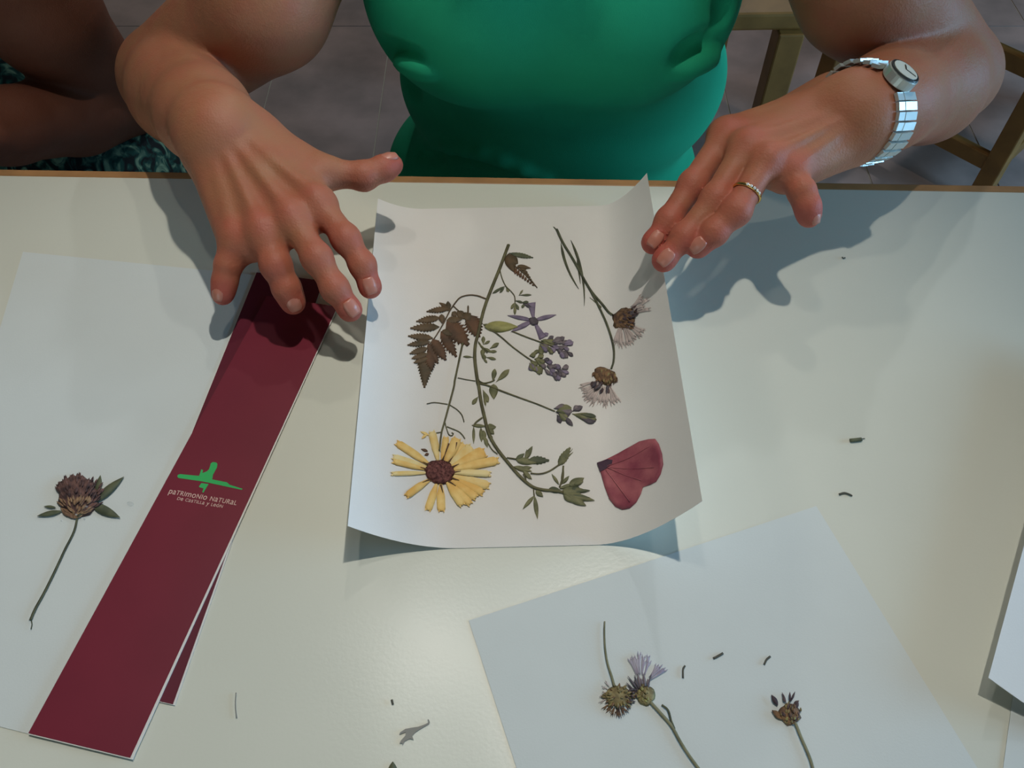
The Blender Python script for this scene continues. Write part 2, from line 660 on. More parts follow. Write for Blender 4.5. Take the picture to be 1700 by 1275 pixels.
lz = 0.0008
under = thing('leaflet', H(330, 900, 0.0007), 'burgundy leaflet mostly covered by the one with the green emblem', 'leaflet')
slab_quad('inner_pages', [(150, 1140), (290, 1171), (538, 466), (425, 451)], 0.0010, 0.0005, M['paper'], under)
slab_quad('cover', [(150, 1138), (287, 1169), (537, 466), (426, 452)], 0.0013, 0.0002, M['burgundy_dark'], under)
top = thing('leaflet', H(300, 850, 0.0015), 'burgundy leaflet with a green emblem and pale lettering', 'leaflet')
slab_quad('inner_pages', [(47, 1219), (220, 1261), (561, 510), (443, 492)], 0.0020, 0.0005, M['paper'], top)
cover = slab_quad('cover', [(47, 1217), (216, 1258), (560, 509), (443, 491)], 0.0023, 0.0002, M['burgundy'], top)
LZ = 0.00236
poly = [(470, 410), (500, 400), (770, 425), (776, 405), (800, 330), (826, 345), (815, 385), (880, 360), (910, 330),
        (935, 250), (960, 230), (1010, 235), (1028, 255), (1020, 310), (965, 410), (955, 475), (1160, 515), (1200, 550),
        (1385, 608), (1370, 622), (1150, 575), (900, 520), (800, 500), (480, 455), (462, 435)]
poly_slab('emblem', [d3(*p) for p in poly], flat(LZ), 0.00003, 0.00006, M['logo'], top)
poly = [(800, 528), (905, 540), (860, 610), (832, 660), (814, 655), (832, 602), (780, 587), (768, 575)]
poly_slab('emblem', [d3(*p) for p in poly], flat(LZ), 0.00003, 0.00006, M['logo'], top)
text_part('lettering', 'patrimonio natural', d3(335, 672), d3(1290, 838), LZ, M['ink'], top, 1.15)
text_part('lettering', 'de castilla y león', d3(455, 762), d3(1095, 876), LZ, M['ink'], top, 1.05)


# ================================================================== PRESSED PLANTS
def prof(shape, t):
    if shape == 'ovate':
        return math.sin(math.pi * min(1, t ** 0.75)) ** 0.85
    if shape == 'obovate':
        return math.sin(math.pi * t ** 1.5) ** 0.8
    if shape == 'lance':
        return math.sin(math.pi * t ** 0.9) ** 0.9
    if shape == 'strap':
        return min(1.0, 0.34 + 1.5 * t) * (1 if t < 0.9 else math.sqrt(max(0.0, 1 - ((t - 0.9) / 0.1) ** 2)) * 0.35 + 0.65 * (1 if t < 0.999 else 0.72))
    if shape == 'spike':
        return max(0.0, 1 - t) ** 0.8
    if shape == 'blade':
        return min(1, t * 6) * (1 - t) ** 0.45
    if shape == 'tri':
        return min(1.0, 0.7 + 2 * t) * (1 - t) ** 0.8
    if shape == 'wedge':
        return 0.18 + 0.82 * t
    return 1.0


class Plant:
    def __init__(self, name, at_px, surf, label, cat, group=None):
        self.s = surf
        self.root = thing(name, surf(*at_px, 0.0), label, cat, group)

    def stem(self, pts, w, m='stem', name='stem', dz=0.0005, w2=None, flat_=0.55, n=6):
        path = spline(pts, n)
        N = len(path) - 1
        w2 = w if w2 is None else w2
        P = [self.s(p[0], p[1], dz) for p in path]
        pm = 0.00043
        rad = [0.5 * lerp(w, w2, i / max(1, N)) * pm for i in range(N + 1)]
        P = [p + np.array([0, 0, rad[i] * flat_ * 0.6]) for i, p in enumerate(P)]
        v, f = tube_vf(P, rad, 6, flat_)
        return link_mesh(name, v, f, M[m] if isinstance(m, str) else m, self.root)

    def leaf(self, a, b, w, shape='ovate', m='leaf', name='leaf', dz=0.00045, bend=0.0, dome=0.00025, n=9, teeth=0, parent=None, depth=0.35):
        a, b = np.asarray(a, float), np.asarray(b, float)
        d = b - a
        L = np.linalg.norm(d)
        nn = np.array([-d[1], d[0]]) / (L + 1e-9)
        if teeth:
            n = teeth * 2
        v, f = [], []
        for i in range(n + 1):
            t = i / n
            c = a + d * t + nn * bend * 4 * t * (1 - t)
            hw = 0.5 * w * prof(shape, t)
            if teeth:
                hw *= (1.0 if i % 2 else 1.0 - depth)
                sh = 0.06 * L if i % 2 else 0
            else:
                sh = 0
            hw = max(hw, 0.25)
            for k, (q, hz) in enumerate(((-1, 0), (0, dome), (1, 0))):
                p = c + nn * hw * q + (d / L) * (sh * abs(q))
                v.append(self.s(p[0], p[1], dz + hz))
            for q in (-1, 1):
                p = c + nn * hw * q + (d / L) * sh
                v.append(self.s(p[0], p[1], dz - 0.00018))
        for i in range(n):
            o, e = i * 5, (i + 1) * 5
            f += [(o, o + 1, e + 1, e), (o + 1, o + 2, e + 2, e + 1), (o + 2, o + 4, e + 4, e + 2), (o + 4, o + 3, e + 3, e + 4), (o + 3, o, e, e + 3)]
        f += [(0, 3, 4, 2, 1)]
        e = n * 5
        f += [(e, e + 1, e + 2, e + 4, e + 3)]
        f = [q[::-1] for q in f]
        return link_mesh(name, v, f, M[m] if isinstance(m, str) else m, parent or self.root)

    def poly(self, pts, m, name='leaf', dz=0.0007, thick=0.0003, parent=None):
        return poly_slab(name, pts, self.s, dz, thick, M[m], parent or self.root)

    def dome(self, c, rx, ry, ang, h, m, name='flower_head', dz=0.0003, rough=0.12, seed=1, nr=6, ns=20):
        rr = random.Random(seed)
        v, f = [], []
        ca, sa = math.cos(R(ang)), math.sin(R(ang))
        for i in range(nr):
            q = (i / nr)
            z = h * math.sqrt(max(0, 1 - (1 - q) ** 2))
            for k in range(ns):
                th = 2 * math.pi * k / ns
                j = 1 + rr.uniform(-rough, rough)
                x = rx * (1 - q) * math.cos(th) * j
                y = ry * (1 - q) * math.sin(th) * j
                v.append(self.s(c[0] + x * ca - y * sa, c[1] + x * sa + y * ca, dz + z * (1 + rr.uniform(-rough, rough))))
        v.append(self.s(c[0], c[1], dz + h))
        t = len(v) - 1
        for i in range(nr - 1):
            for k in range(ns):
                k2 = (k + 1) % ns
                f.append((i * ns + k, (i + 1) * ns + k, (i + 1) * ns + k2, i * ns + k2))
        for k in range(ns):
            f.append(((nr - 1) * ns + k, t, (nr - 1) * ns + (k + 1) % ns))
        f.append(tuple(range(ns)))
        return link_mesh(name, v, f, M[m], self.root)


def mul(c, pts):
    return [c(*p) for p in pts]


# ---- long alfalfa stem with side sprigs -------------------------------------
al = Plant('pressed_alfalfa', c6(640, 900), SH, 'long curved green stem with small leaves and mauve flower heads, down the curled sheet', 'pressed plant')
al.stem(mul(c6, [(868, 198), (800, 380), (735, 540), (690, 670), (655, 820), (635, 900), (630, 1000), (645, 1130), (655, 1190)]) +
        mul(d1, [(152, 140), (175, 300), (202, 420), (232, 540), (290, 650), (380, 765), (470, 870), (560, 945), (640, 970), (720, 978), (800, 990)]), 5.6, 'stem', w2=4.5, n=5)
# upper side twig with tiny leaves
al.stem(mul(c6, [(808, 380), (825, 440), (850, 490), (890, 530), (910, 560), (915, 600)]), 1.8, 'stem')
for a, b, w in (((835, 490), (755, 540), 4.5), ((840, 500), (805, 535), 4), ((850, 500), (870, 530), 4.5), ((845, 490), (795, 512), 3.5),
                ((940, 555), (970, 515), 3.2), ((945, 552), (1030, 550), 3.6), ((915, 590), (970, 605), 4), ((915, 600), (885, 650), 5), ((915, 605), (940, 655), 5),
                ((915, 610), (912, 690), 5), ((960, 605), (1010, 600), 5), ((985, 615), (960, 640), 5)):
    al.leaf(c6(*a), c6(*b), w, 'obovate', 'leaf_dark' if random.random() < .4 else 'leaf')
# middle cluster
for a, b, w in (((690, 900), (690, 842), 6.5), ((690, 900), (738, 875), 4.5), ((735, 930), (800, 890), 7), ((720, 950), (785, 950), 5), ((680, 990), (690, 930), 8),
                ((690, 960), (700, 1010), 7), ((710, 990), (780, 1005), 5), ((690, 1000), (718, 1030), 4), ((690, 920), (745, 955), 5), ((655, 890), (700, 940), 4),
                ((620, 990), (548, 985), 4)):
    al.leaf(c6(*a), c6(*b), w, 'obovate', 'leaf')
al.stem(mul(c6, [(655, 880), (690, 930), (720, 960)]), 1.8, 'stem')
al.stem(mul(c6, [(650, 1150), (690, 1172), (740, 1165), (770, 1150)]), 2.2, 'stem')
# third sprig
for a, b, w in (((265, 155), (280, 55), 8.5), ((290, 155), (390, 60), 9.5), ((270, 170), (272, 285), 15), ((190, 215), (230, 310), 9), ((200, 230), (210, 335), 5), ((155, 265), (108, 325), 7)):
    al.leaf(d1(*a), d1(*b), w, 'ovate' if w > 10 else 'obovate', 'leaf')
al.stem(mul(d1, [(160, 165), (220, 180), (300, 210)]), 3, 'stem')
al.stem(mul(d1, [(300, 212), (450, 268), (600, 322), (735, 378)]), 2.8, 'stem', w2=2.0)


def alf_head(base, tip, w, seed, green=0.3):
    """dense small head of folded florets between two pixel points"""
    rr = random.Random(seed)
    a, b = np.asarray(base, float), np.asarray(tip, float)
    d = b - a
    L = np.linalg.norm(d)
    u = d / L
    nn = np.array([-u[1], u[0]])
    for k in range(40):
        t = rr.uniform(-0.02, 0.88)
        side = rr.uniform(-1, 1)
        c = a + d * t + nn * side * w * 0.30
        ang = side * 0.9 + rr.uniform(-.3, .3)
        e = u * math.cos(ang) + nn * math.sin(ang)
        ln = rr.uniform(10, 17)
        mm = 'leaf' if t < green and rr.random() < .75 else rr.choice(['mauve', 'mauve', 'mauve_dark', 'violet'])
        al.leaf(c, c + e * ln, rr.uniform(6, 9.5), 'obovate', mm, 'floret' if mm != 'leaf' else 'calyx', dz=0.0006 + 0.0005 * rr.random(), n=5)


alf_head(c7(145, 800), c7(345, 850), 24, 3)
alf_head(c7(70, 910), c7(320, 1000), 27, 4)
al.stem([c6(700, 765), c6(800, 835), c6(900, 920), c6(1010, 1000), c6(1060, 1030)], 2.6, 'stem', w2=2.0)
al.stem([c6(895, 808), c6(1000, 850), c6(1100, 886), c6(1150, 905)], 2.4, 'stem')
# head on the third sprig, half turned to seed
for a, b, w, mm in (((725, 355), (820, 335), 10, 'mauve'), ((740, 380), (860, 350), 16, 'leaf'), ((745, 385), (850, 400), 14, 'mauve_dark'), ((750, 400), (780, 465), 9, 'mauve_dark'),
                    ((790, 400), (870, 485), 8, 'mauve_dark'), ((780, 370), (865, 375), 12, 'mauve'), ((760, 390), (830, 440), 12, 'leaf'), ((865, 375), (945, 340), 9, 'mauve_dark'),
                    ((870, 370), (905, 332), 7, 'mauve'), ((865, 395), (1050, 440), 15, 'leaf'), ((930, 400), (1045, 415), 8, 'leaf_dark'), ((930, 430), (1030, 465), 8, 'mauve_dark'), ((960, 420), (1042, 455), 7, 'mauve_dark')):
    al.leaf(d1(*a), d1(*b), w, 'obovate', mm, 'floret' if mm.startswith('mauve') else 'leaf', dz=0.0006 + 0.0004 * random.random())
# lower cluster by the daisy
al.stem(mul(d1, [(185, 425), (150, 450), (130, 470), (120, 490)]), 2.6, 'stem')
for a, b, w, s in (((105, 482), (215, 490), 6, 'lance'), ((215, 500), (290, 495), 12, 'ovate'), ((230, 510), (275, 550), 10, 'ovate'), ((120, 490), (120, 622), 5, 'lance'), ((175, 500), (180, 610), 7, 'lance'),
                   ((195, 520), (200, 600), 8, 'lance'), ((205, 570), (225, 650), 7, 'lance'), ((230, 560), (265, 585), 7, 'lance')):
    al.leaf(d1(*a), d1(*b), w, s, 'leaf')
al.stem(mul(d1, [(230, 620), (262, 670), (300, 700)]), 1.8, 'stem')
# lower buds
al.stem(mul(d1, [(370, 728), (440, 738)]), 2.4, 'stem')
for a, b, w, mm in (((440, 745), (505, 695), 8, 'leaf_dark'), ((510, 735), (565, 640), 9, 'leaf'), ((520, 720), (522, 665), 5, 'leaf'), ((440, 745), (600, 765), 12, 'leaf'), ((530, 745), (692, 748), 15, 'leaf_dark')):
    al.leaf(d1(*a), d1(*b), w, 'ovate', mm, teeth=6 if w > 13 else 0, depth=.2)
for a, b, w in (((420, 795), (560, 830), 9), ((470, 810), (560, 800), 7), ((490, 820), (560, 890), 7), ((500, 830), (545, 890), 6)):
    al.leaf(d1(*a), d1(*b), w, 'lance', 'leaf')
al.stem(mul(d1, [(495, 850), (515, 890), (505, 905)]), 1.8, 'stem')
al.stem(mul(d1, [(550, 845), (620, 850), (690, 830), (760, 785)]), 2.4, 'stem')
al.leaf(d1(760, 790), d1(850, 650), 15, 'ovate', 'leaf', 'bud', teeth=7, depth=.15)
for a, b in (((800, 740), (868, 660)), ((815, 730), (872, 685)), ((800, 700), (830, 655))):
    al.leaf(d1(*a), d1(*b), 4, 'spike', 'leaf', 'bud')
al.stem(mul(d1, [(798, 790), (790, 880), (770, 950)]), 2.6, 'stem')
for a, b, w in (((765, 930), (710, 850), 5), ((785, 930), (800, 800), 5), ((790, 925), (842, 865), 6)):
    al.leaf(d1(*a), d1(*b), w, 'lance', 'leaf')
for a, b, w, mm in (((770, 960), (880, 920), 6, 'leaf'), ((840, 940), (955, 880), 14, 'leaf'), ((880, 930), (950, 905), 8, 'leaf'), ((780, 990), (960, 970), 16, 'leaf'), ((800, 1000), (1035, 1050), 12, 'leaf'),
                    ((830, 1010), (970, 1090), 14, 'leaf'), ((900, 980), (1000, 975), 6, 'leaf_dark'), ((800, 1010), (900, 1065), 12, 'leaf'), ((860, 960), (930, 1000), 18, 'leaf_dark'), ((590, 975), (645, 1022), 9, 'leaf'),
                    ((690, 960), (790, 985), 10, 'leaf_dark'), ((870, 1010), (1000, 1030), 6, 'leaf_dark')):
    al.leaf(d1(*a), d1(*b), w, 'ovate', mm, dz=0.0006 + 0.0004 * random.random())
al.stem(mul(d1, [(572, 960), (578, 1020)]), 1.8, 'stem')
al.leaf(d1(578, 1015), d1(492, 1115), 6.5, 'lance', 'leaf')
al.leaf(d1(580, 1015), d1(603, 1190), 7.5, 'lance', 'leaf')

# ---- brown fern frond ----------------------------------------------------------
fe = Plant('pressed_fern', c6(350, 850), SH, 'brown pressed fern frond at the left of the curled sheet', 'pressed plant')
fe.stem(mul(c6, [(708, 578), (650, 557), (590, 552), (530, 568), (490, 610), (450, 670), (410, 750), (350, 850), (310, 900)]), 2.8, 'fern', w2=2.0)
for a, b, w, m_ in (((450, 645), (290, 668), 10, 'fern'), ((440, 640), (380, 605), 6, 'fern'), ((445, 650), (440, 595), 9, 'fern'), ((465, 655), (400, 640), 7, 'fern'),
                    ((385, 710), (217, 738), 12, 'fern'), ((395, 685), (400, 750), 10, 'fern'), ((380, 775), (176, 785), 14, 'fern'), ((335, 855), (160, 840), 12, 'fern'),
                    ((315, 880), (156, 905), 11, 'fern'), ((300, 925), (172, 965), 11, 'fern'), ((300, 965), (185, 1000), 10, 'fern'), ((300, 995), (200, 1030), 10, 'fern'),
                    ((300, 890), (370, 1035), 15, 'fern_red'), ((330, 860), (425, 1010), 19, 'fern_red'), ((390, 805), (500, 988), 18, 'fern_red'), ((430, 740), (585, 905), 31, 'fern_red'),
                    ((430, 730), (540, 720), 12, 'fern'), ((505, 665), (565, 720), 13, 'fern'), ((470, 670), (500, 700), 10, 'fern'), ((590, 690), (660, 850), 27, 'fern_red'), ((560, 720), (600, 680), 16, 'fern'),
                    ((400, 800), (470, 835), 10, 'fern'), ((300, 950), (330, 1080), 18, 'fern_red')):
    fe.leaf(c6(*a), c6(*b), w * 1.2, 'ovate', m_, 'leaflet', teeth=9, dz=0.0005 + 0.0003 * random.random(), depth=.36)
fe.leaf(c6(285, 1010), c6(275, 1205), 34, 'tri', 'fern', 'leaflet', teeth=10, depth=.25)
fe.leaf(c6(582, 720), c6(583, 625), 3, 'strap', 'fern', 'leaflet')
fe.stem(mul(c6, [(480, 630), (540, 690), (610, 800), (625, 835)]), 2, 'fern')

# ---- small fern tip on the stem's top -------------------------------------------
f2 = Plant('pressed_fern', c6(900, 330), SH, 'small brown fern tip beside the top of the long stem', 'pressed plant')
f2.leaf(c6(865, 260), c6(905, 388), 19, 'ovate', 'fern', 'leaflet')
f2.leaf(c6(885, 290), c6(935, 330), 14, 'ovate', 'fern', 'leaflet')
f2.leaf(c6(870, 255), c6(1042, 288), 9, 'lance', 'leaf_dark', 'leaflet', teeth=9, depth=.2)
f2.stem(mul(c6, [(905, 340), (960, 385), (1020, 440), (1070, 500)]), 2, 'fern')
for t in range(8):
    q = t / 8
    x, y = lerp(925, 1060, q), lerp(352, 490, q)
    f2.leaf(c6(x, y), c6(x - 12 + 8 * q, y + 52 - 44 * q), 5.5 - 2 * q, 'obovate', 'fern_red', 'leaflet')
    f2.leaf(c6(x, y), c6(x + 58 - 55 * q, y + 2 + 10 * q), 6 - 3 * q, 'obovate', 'fern', 'leaflet')
f2.leaf(c6(930, 345), c6(1025, 362), 7, 'ovate', 'fern', 'leaflet')

# ---- violet flower -----------------------------------------------------------------
vf = Plant('pressed_flower', c6(1045, 730), SH, 'small violet flower with five narrow petals and a yellow-green calyx', 'pressed flower')
for b, w in (((1030, 605), 14), ((1205, 690), 7.5), ((1110, 855), 13), ((885, 810), 8.5), ((860, 695), 7)):
    vf.leaf(c6(1045, 730), c6(*b), w, 'wedge' if w > 9 else 'lance', 'violet', 'petal')
vf.leaf(c6(1120, 820), c6(1147, 835), 6, 'strap', 'violet', 'petal')
vf.leaf(c6(1040, 640), c6(970, 612), 6, 'lance', 'mauve_dark', 'petal')
vf.dome(c6(1045, 735), 8, 6.5, 20, 0.0012, 'mauve_dark', 'flower_center', dz=.0006, seed=5)
vf.leaf(c6(700, 775), c6(935, 775), 19, 'ovate', 'leaf_yellow', 'calyx', dome=.0009)
vf.leaf(c6(690, 758), c6(770, 790), 8, 'lance', 'leaf', 'calyx')

# ---- yellow daisy -----------------------------------------------------------------
da = Plant('pressed_daisy', c8(590, 760), SH, 'yellow daisy with brown centre at the lower left of the curled sheet', 'pressed flower')
da.stem([c6(545, 890), c6(520, 1010), c6(490, 1150), c8(710, 10), c8(670, 160), c8(630, 310), c8(600, 420), c8(582, 575)], 3.4, 'stem', w2=2.6, dz=.0013)
for pts in ([(470, 162), (540, 150), (655, 165)], [(675, 172), (740, 215), (780, 260), (800, 322)], [(632, 330), (645, 380), (665, 430), (690, 442), (705, 425), (690, 415)],
            [(648, 362), (740, 400), (780, 430), (807, 470)], [(595, 412), (560, 418), (535, 425)]):
    da.stem(mul(c8, pts), 1.6, 'stem', 'tendril')
da.stem(mul(c6, [(510, 1135), (570, 1148), (635, 1158)]), 1.5, 'stem', 'tendril')
pet = [((205, 505), 15, 'yellow'), ((175, 630), 13, 'yellow_pale'), ((175, 665), 13, 'yellow'), ((165, 778), 9, 'yellow_pale'), ((292, 975), 14, 'yellow'),
       ((480, 1100), 15, 'yellow'), ((600, 1108), 16, 'yellow'), ((515, 405), 15, 'yellow_pale'), ((640, 455), 13, 'yellow'), ((740, 465), 20, 'yellow'), ((800, 515), 15, 'yellow'),
       ((870, 545), 24, 'yellow_pale'), ((985, 590), 26, 'yellow'), ((1100, 660), 17, 'yellow'), ((1030, 780), 13, 'yellow_pale'), ((1020, 885), 18, 'yellow_pale'),
       ((965, 950), 16, 'yellow'), ((905, 990), 17, 'yellow'), ((855, 1045), 15, 'yellow'), ((785, 1055), 16, 'yellow')]
for k, (b, w, m_) in enumerate(pet):
    b = np.array(c8(*b))
    c = np.array(c8(590, 765))
    d = b - c
    a = c + d / np.linalg.norm(d) * 19
    da.leaf(a, b, w * 0.88, 'strap', m_, 'petal', dz=0.0006 + 0.0001 * (k % 5), n=12, bend=random.uniform(-1.2, 1.2))
    e = d / np.linalg.norm(d)
    nn = np.array([-e[1], e[0]])
    for q in (-.3, .3):       # notched tip
        da.leaf(b - e * 2 + nn * w * q * .8, b + e * 2.4 + nn * w * q * .9, 4, 'spike', m_, 'petal_tip', dz=0.0006 + 0.0001 * (k % 5), n=3)
    if k % 2 == 0:
        da.leaf(c + e * 20, c + e * 34 + nn * random.uniform(-4, 4), 3.2, 'spike', 'fern_red', 'bract', dz=.0015, n=4)
for a, b in (((490, 440), (415, 405)), ((470, 430), (425, 470)), ((480, 580), (420, 560)), ((490, 600), (450, 615))):
    da.leaf(c8(*a), c8(*b), 5, 'lance', 'yellow' if b[1] < 500 else 'fern_red', 'petal')
da.leaf(c8(665, 510), c8(615, 650), 3, 'spike', 'fern_red', 'bract', dz=.0016)
da.leaf(c8(735, 500), c8(725, 560), 2.5, 'spike', 'fern_red', 'bract', dz=.0016)
disc = da.dome(c8(585, 760), 25, 20.5, 8, 0.0028, 'disc', 'flower_center', dz=.0008, rough=.07, seed=9, nr=8, ns=36)
rr = random.Random(4)
bv, bf = [], []
for k in range(150):
    r_, th = math.sqrt(rr.random()) * .93, rr.uniform(0, 6.283)
    x, y = c8(585, 760)
    x += 25 * r_ * math.cos(th)
    y += 20.5 * r_ * math.sin(th)
    p0 = SH(x, y, .0006 + .0028 * math.sqrt(1 - r_ * r_))
    o_ = len(bv)
    s_ = .00042
    bv += [p0 + np.array(q) * s_ for q in ((1, 0, 0), (-.5, .87, 0), (-.5, -.87, 0), (0, 0, 1.8))]
    bf += [(o_, o_ + 1, o_ + 3), (o_ + 1, o_ + 2, o_ + 3), (o_ + 2, o_, o_ + 3)]
flo = link_mesh('disc_florets', bv, bf, M['disc'], disc, False)
flo['kind'] = 'stuff'

# ---- knapweed pair on the curled sheet ------------------------------------------------
kn = Plant('pressed_knapweed', c7(480, 490), SH, 'two knapweed heads with faded pinkish florets on one long stem, on the curled sheet', 'pressed flower')
kn.stem(mul(c7, [(228, 65), (250, 85)]), 1.8, 'stem_dark')
kn.stem(mul(c7, [(248, 80), (285, 160), (345, 260), (390, 340), (440, 430), (480, 490), (540, 560), (580, 610), (605, 628)]), 4.4, 'stem_dark', w2=3.8)
kn.stem(mul(c7, [(440, 430), (490, 520), (530, 600), (570, 690), (600, 780), (615, 860), (612, 930), (598, 975)]), 3.8, 'stem_dark', w2=3.2)
kn.leaf(c7(275, 165), c7(390, 462), 5.2, 'blade', 'stem_dark', 'leaf', bend=5)
kn.leaf(c7(338, 148), c7(425, 570), 5.2, 'blade', 'stem_dark', 'leaf', bend=-7)
kn.leaf(c7(380, 260), c7(400, 430), 4, 'blade', 'stem_dark', 'leaf')
kn.leaf(c7(535, 580), c7(460, 515), 2.5, 'spike', 'leaf', 'leaf')


def fan(pl, c, dirs, r0, r1, m, n, seed, w=5.5, name='floret', dz=.0007):
    """fan of ragged ray florets from centre c between two angles (degrees, image sense)"""
    g = random.Random(seed)
    for k in range(n):
        th = R(lerp(dirs[0], dirs[1], (k + .5) / n) + g.uniform(-3, 3))
        e = np.array([math.cos(th), math.sin(th)])
        rl = r1 * g.uniform(.82, 1.06)
        a = np.array(c) + e * r0
        b = np.array(c) + e * rl
        nn = np.array([-e[1], e[0]])
        pl.leaf(a, b, w, 'wedge', m, name, dz=dz + .00006 * (k % 5), n=5, bend=g.uniform(-1.5, 1.5))
        for q in (-.35, .35):
            pl.leaf(b + nn * w * q, b + e * g.uniform(3, 7) + nn * w * q * 1.3, w * .55, 'spike', m, name, dz=dz + .00006 * (k % 5), n=3)


def bracts(pl, c, rx, ry, ang, n, seed, mats, ln=(5, 9), tipdir=None, dz=.0029):
    g = random.Random(seed)
    ca, sa = math.cos(R(ang)), math.sin(R(ang))
    for k in range(n):
        q, th = math.sqrt(g.random()), g.uniform(0, 6.283)
        x, y = rx * q * math.cos(th), ry * q * math.sin(th)
        p = np.array([c[0] + x * ca - y * sa, c[1] + x * sa + y * ca])
        d = np.array(tipdir if tipdir else (x * ca - y * sa, x * sa + y * ca), float)
        d = d / (np.linalg.norm(d) + 1e-6) + np.array([g.uniform(-.35, .35), g.uniform(-.35, .35)])
        d /= np.linalg.norm(d)
        L = g.uniform(*ln)
        pl.leaf(p, p + d * L, L * .55, 'ovate', g.choice(mats), 'bract', dz=dz * (1.05 - q * q * .75), n=4, dome=.0004)


fan(kn, c7(660, 640), (-48, -12), 22, 48, 'floret', 7, 11)
fan(kn, c7(660, 660), (22, 112), 12, 42, 'floret', 12, 12)
kn.dome(c7(678, 650), 20, 17, -35, .0022, 'bract', seed=21)
bracts(kn, c7(685, 650), 19, 17, -35, 40, 31, ['bract', 'bract_dark', 'bract'], tipdir=(.6, .2))
bracts(kn, c7(728, 625), 9, 13, -20, 14, 32, ['bract_dark', 'mauve_dark'], tipdir=(.7, -.4))
fan(kn, c7(560, 1040), (90, 165), 12, 44, 'floret', 13, 13)
fan(kn, c7(570, 1045), (60, 95), 12, 38, 'floret', 5, 14)
kn.dome(c7(560, 1020), 20, 13, 20, .0022, 'bract', seed=22)
bracts(kn, c7(562, 1015), 20, 12, 20, 36, 33, ['bract', 'bract', 'bract_green'], tipdir=(-.1, 1))
bracts(kn, c7(530, 1075), 16, 7, 15, 18, 34, ['bract_dark', 'mauve_dark'], tipdir=(-.4, 1), ln=(7, 11))
kn.leaf(c7(590, 1020), c7(640, 1060), 5, 'spike', 'bract', 'bract')
kn.leaf(c7(590, 1030), c7(592, 1115), 5, 'lance', 'bract_dark', 'bract')

# ---- red petal ---------------------------------------------------------------------------
rp = Plant('pressed_petal', d1(1300, 850), SH, 'single dried red heart-shaped petal on the curled sheet', 'petal')
out = [(1052, 765), (1120, 740), (1200, 700), (1290, 650), (1370, 605), (1440, 588), (1492, 585), (1520, 625), (1545, 700), (1553, 780), (1535, 850), (1500, 910), (1450, 935), (1400, 950),
       (1385, 1000), (1350, 1065), (1300, 1110), (1245, 1122), (1190, 1098), (1145, 1040), (1110, 950), (1085, 860), (1068, 800)]
cen = np.array(d1(1300, 850))
ring = [np.array(d1(*p)) for p in out]
vv, ff = [], []
g = random.Random(3)
N = len(ring)
for k in range(7):
    q = 1 - k / 7
    for p in ring:
        z = .0006 + .0008 * (1 - q) + g.uniform(-.00018, .00018) * (k > 0)
        x = cen + (p - cen) * q
        vv.append(SH(x[0], x[1], z))
vv.append(SH(cen[0], cen[1], .0013))
for k in range(6):
    for i in range(N):
        j = (i + 1) % N
        ff.append((k * N + i, k * N + j, (k + 1) * N + j, (k + 1) * N + i)[::-1])
for i in range(N):
    ff.append((6 * N + (i + 1) % N, 6 * N + i, len(vv) - 1))
nb = len(vv)
for p in ring:
    vv.append(SH(p[0], p[1], .0003))
for i in range(N):
    ff.append((i, (i + 1) % N, nb + (i + 1) % N, nb + i))
link_mesh('petal_blade', vv, ff, M['poppy'], rp.root)
rp.poly(mul(d1, [(1052, 765), (1130, 738), (1170, 745), (1165, 775), (1120, 810), (1075, 832)]), 'poppy_dark', 'petal_base', dz=.00125, thick=.0002)
for a, b in (((1130, 790), (1450, 640)), ((1130, 800), (1480, 800)), ((1120, 820), (1300, 1060)), ((1130, 800), (1390, 900))):
    rp.stem(mul(d1, [a, ((a[0] + b[0]) / 2 + 10, (a[1] + b[1]) / 2 + 12), b]), 1.6, 'poppy', 'vein', dz=.0011)

# ---- clover on the left sheet -----------------------------------------------------------------
cl = Plant('pressed_clover', d2(500, 420), flat(0.0005), 'brown clover head with three green leaves and a long stem, left of the leaflet', 'pressed flower')
cl.stem(mul(d2, [(512, 480), (490, 570), (430, 690), (360, 840), (290, 980), (235, 1080), (203, 1155)]), 3.4, 'stem_dark', w2=4.2)
cl.stem(mul(d2, [(205, 1150), (212, 1180), (206, 1215)]), 1.4, 'stem_dark')
cl.dome(d2(520, 330), 38, 33, 35, .0032, 'clover', seed=41, rough=.1, ns=26)
g = random.Random(42)
for k in range(120):
    q, th = math.sqrt(g.random()), g.uniform(0, 6.283)
    p = np.array(d2(528, 325)) + np.array([38 * q * math.cos(th), 33 * q * math.sin(th)])
    d = p - np.array(d2(500, 470))
    d /= np.linalg.norm(d) + 1e-6
    low = p[1] > d2(0, 340)[1]
    cl.leaf(p - d * 4, p + d * g.uniform(5, 9), g.uniform(3, 4.6), 'lance', 'clover_pale' if low and p[0] < d2(600, 0)[0] else 'clover', 'floret', dz=.0013 + .0032 * (1 - q * q) + .0004 * g.random(), n=4)
for a, b, w, m_ in (((640, 330), (665, 195), 11, 'leaf_dark'), ((610, 385), (820, 205), 14.5, 'leaf_dark'), ((610, 390), (795, 475), 16, 'leaf_dark'), ((410, 432), (245, 465), 9, 'leaf_dark'), ((370, 408), (290, 400), 5, 'leaf_dark'),
                    ((470, 470), (400, 410), 10, 'clover_pale'), ((480, 480), (440, 420), 9, 'clover_pale'), ((495, 480), (560, 410), 12, 'clover_pale'), ((490, 485), (500, 410), 12, 'clover_pale')):
    cl.leaf(d2(*a), d2(*b), w, 'lance' if w < 16 else 'ovate', m_, 'leaf' if m_ != 'clover_pale' else 'calyx', dz=.0012, n=10)
cl.stem(mul(d2, [(515, 470), (560, 430), (610, 388)]), 3, 'stem_dark', dz=.0014)
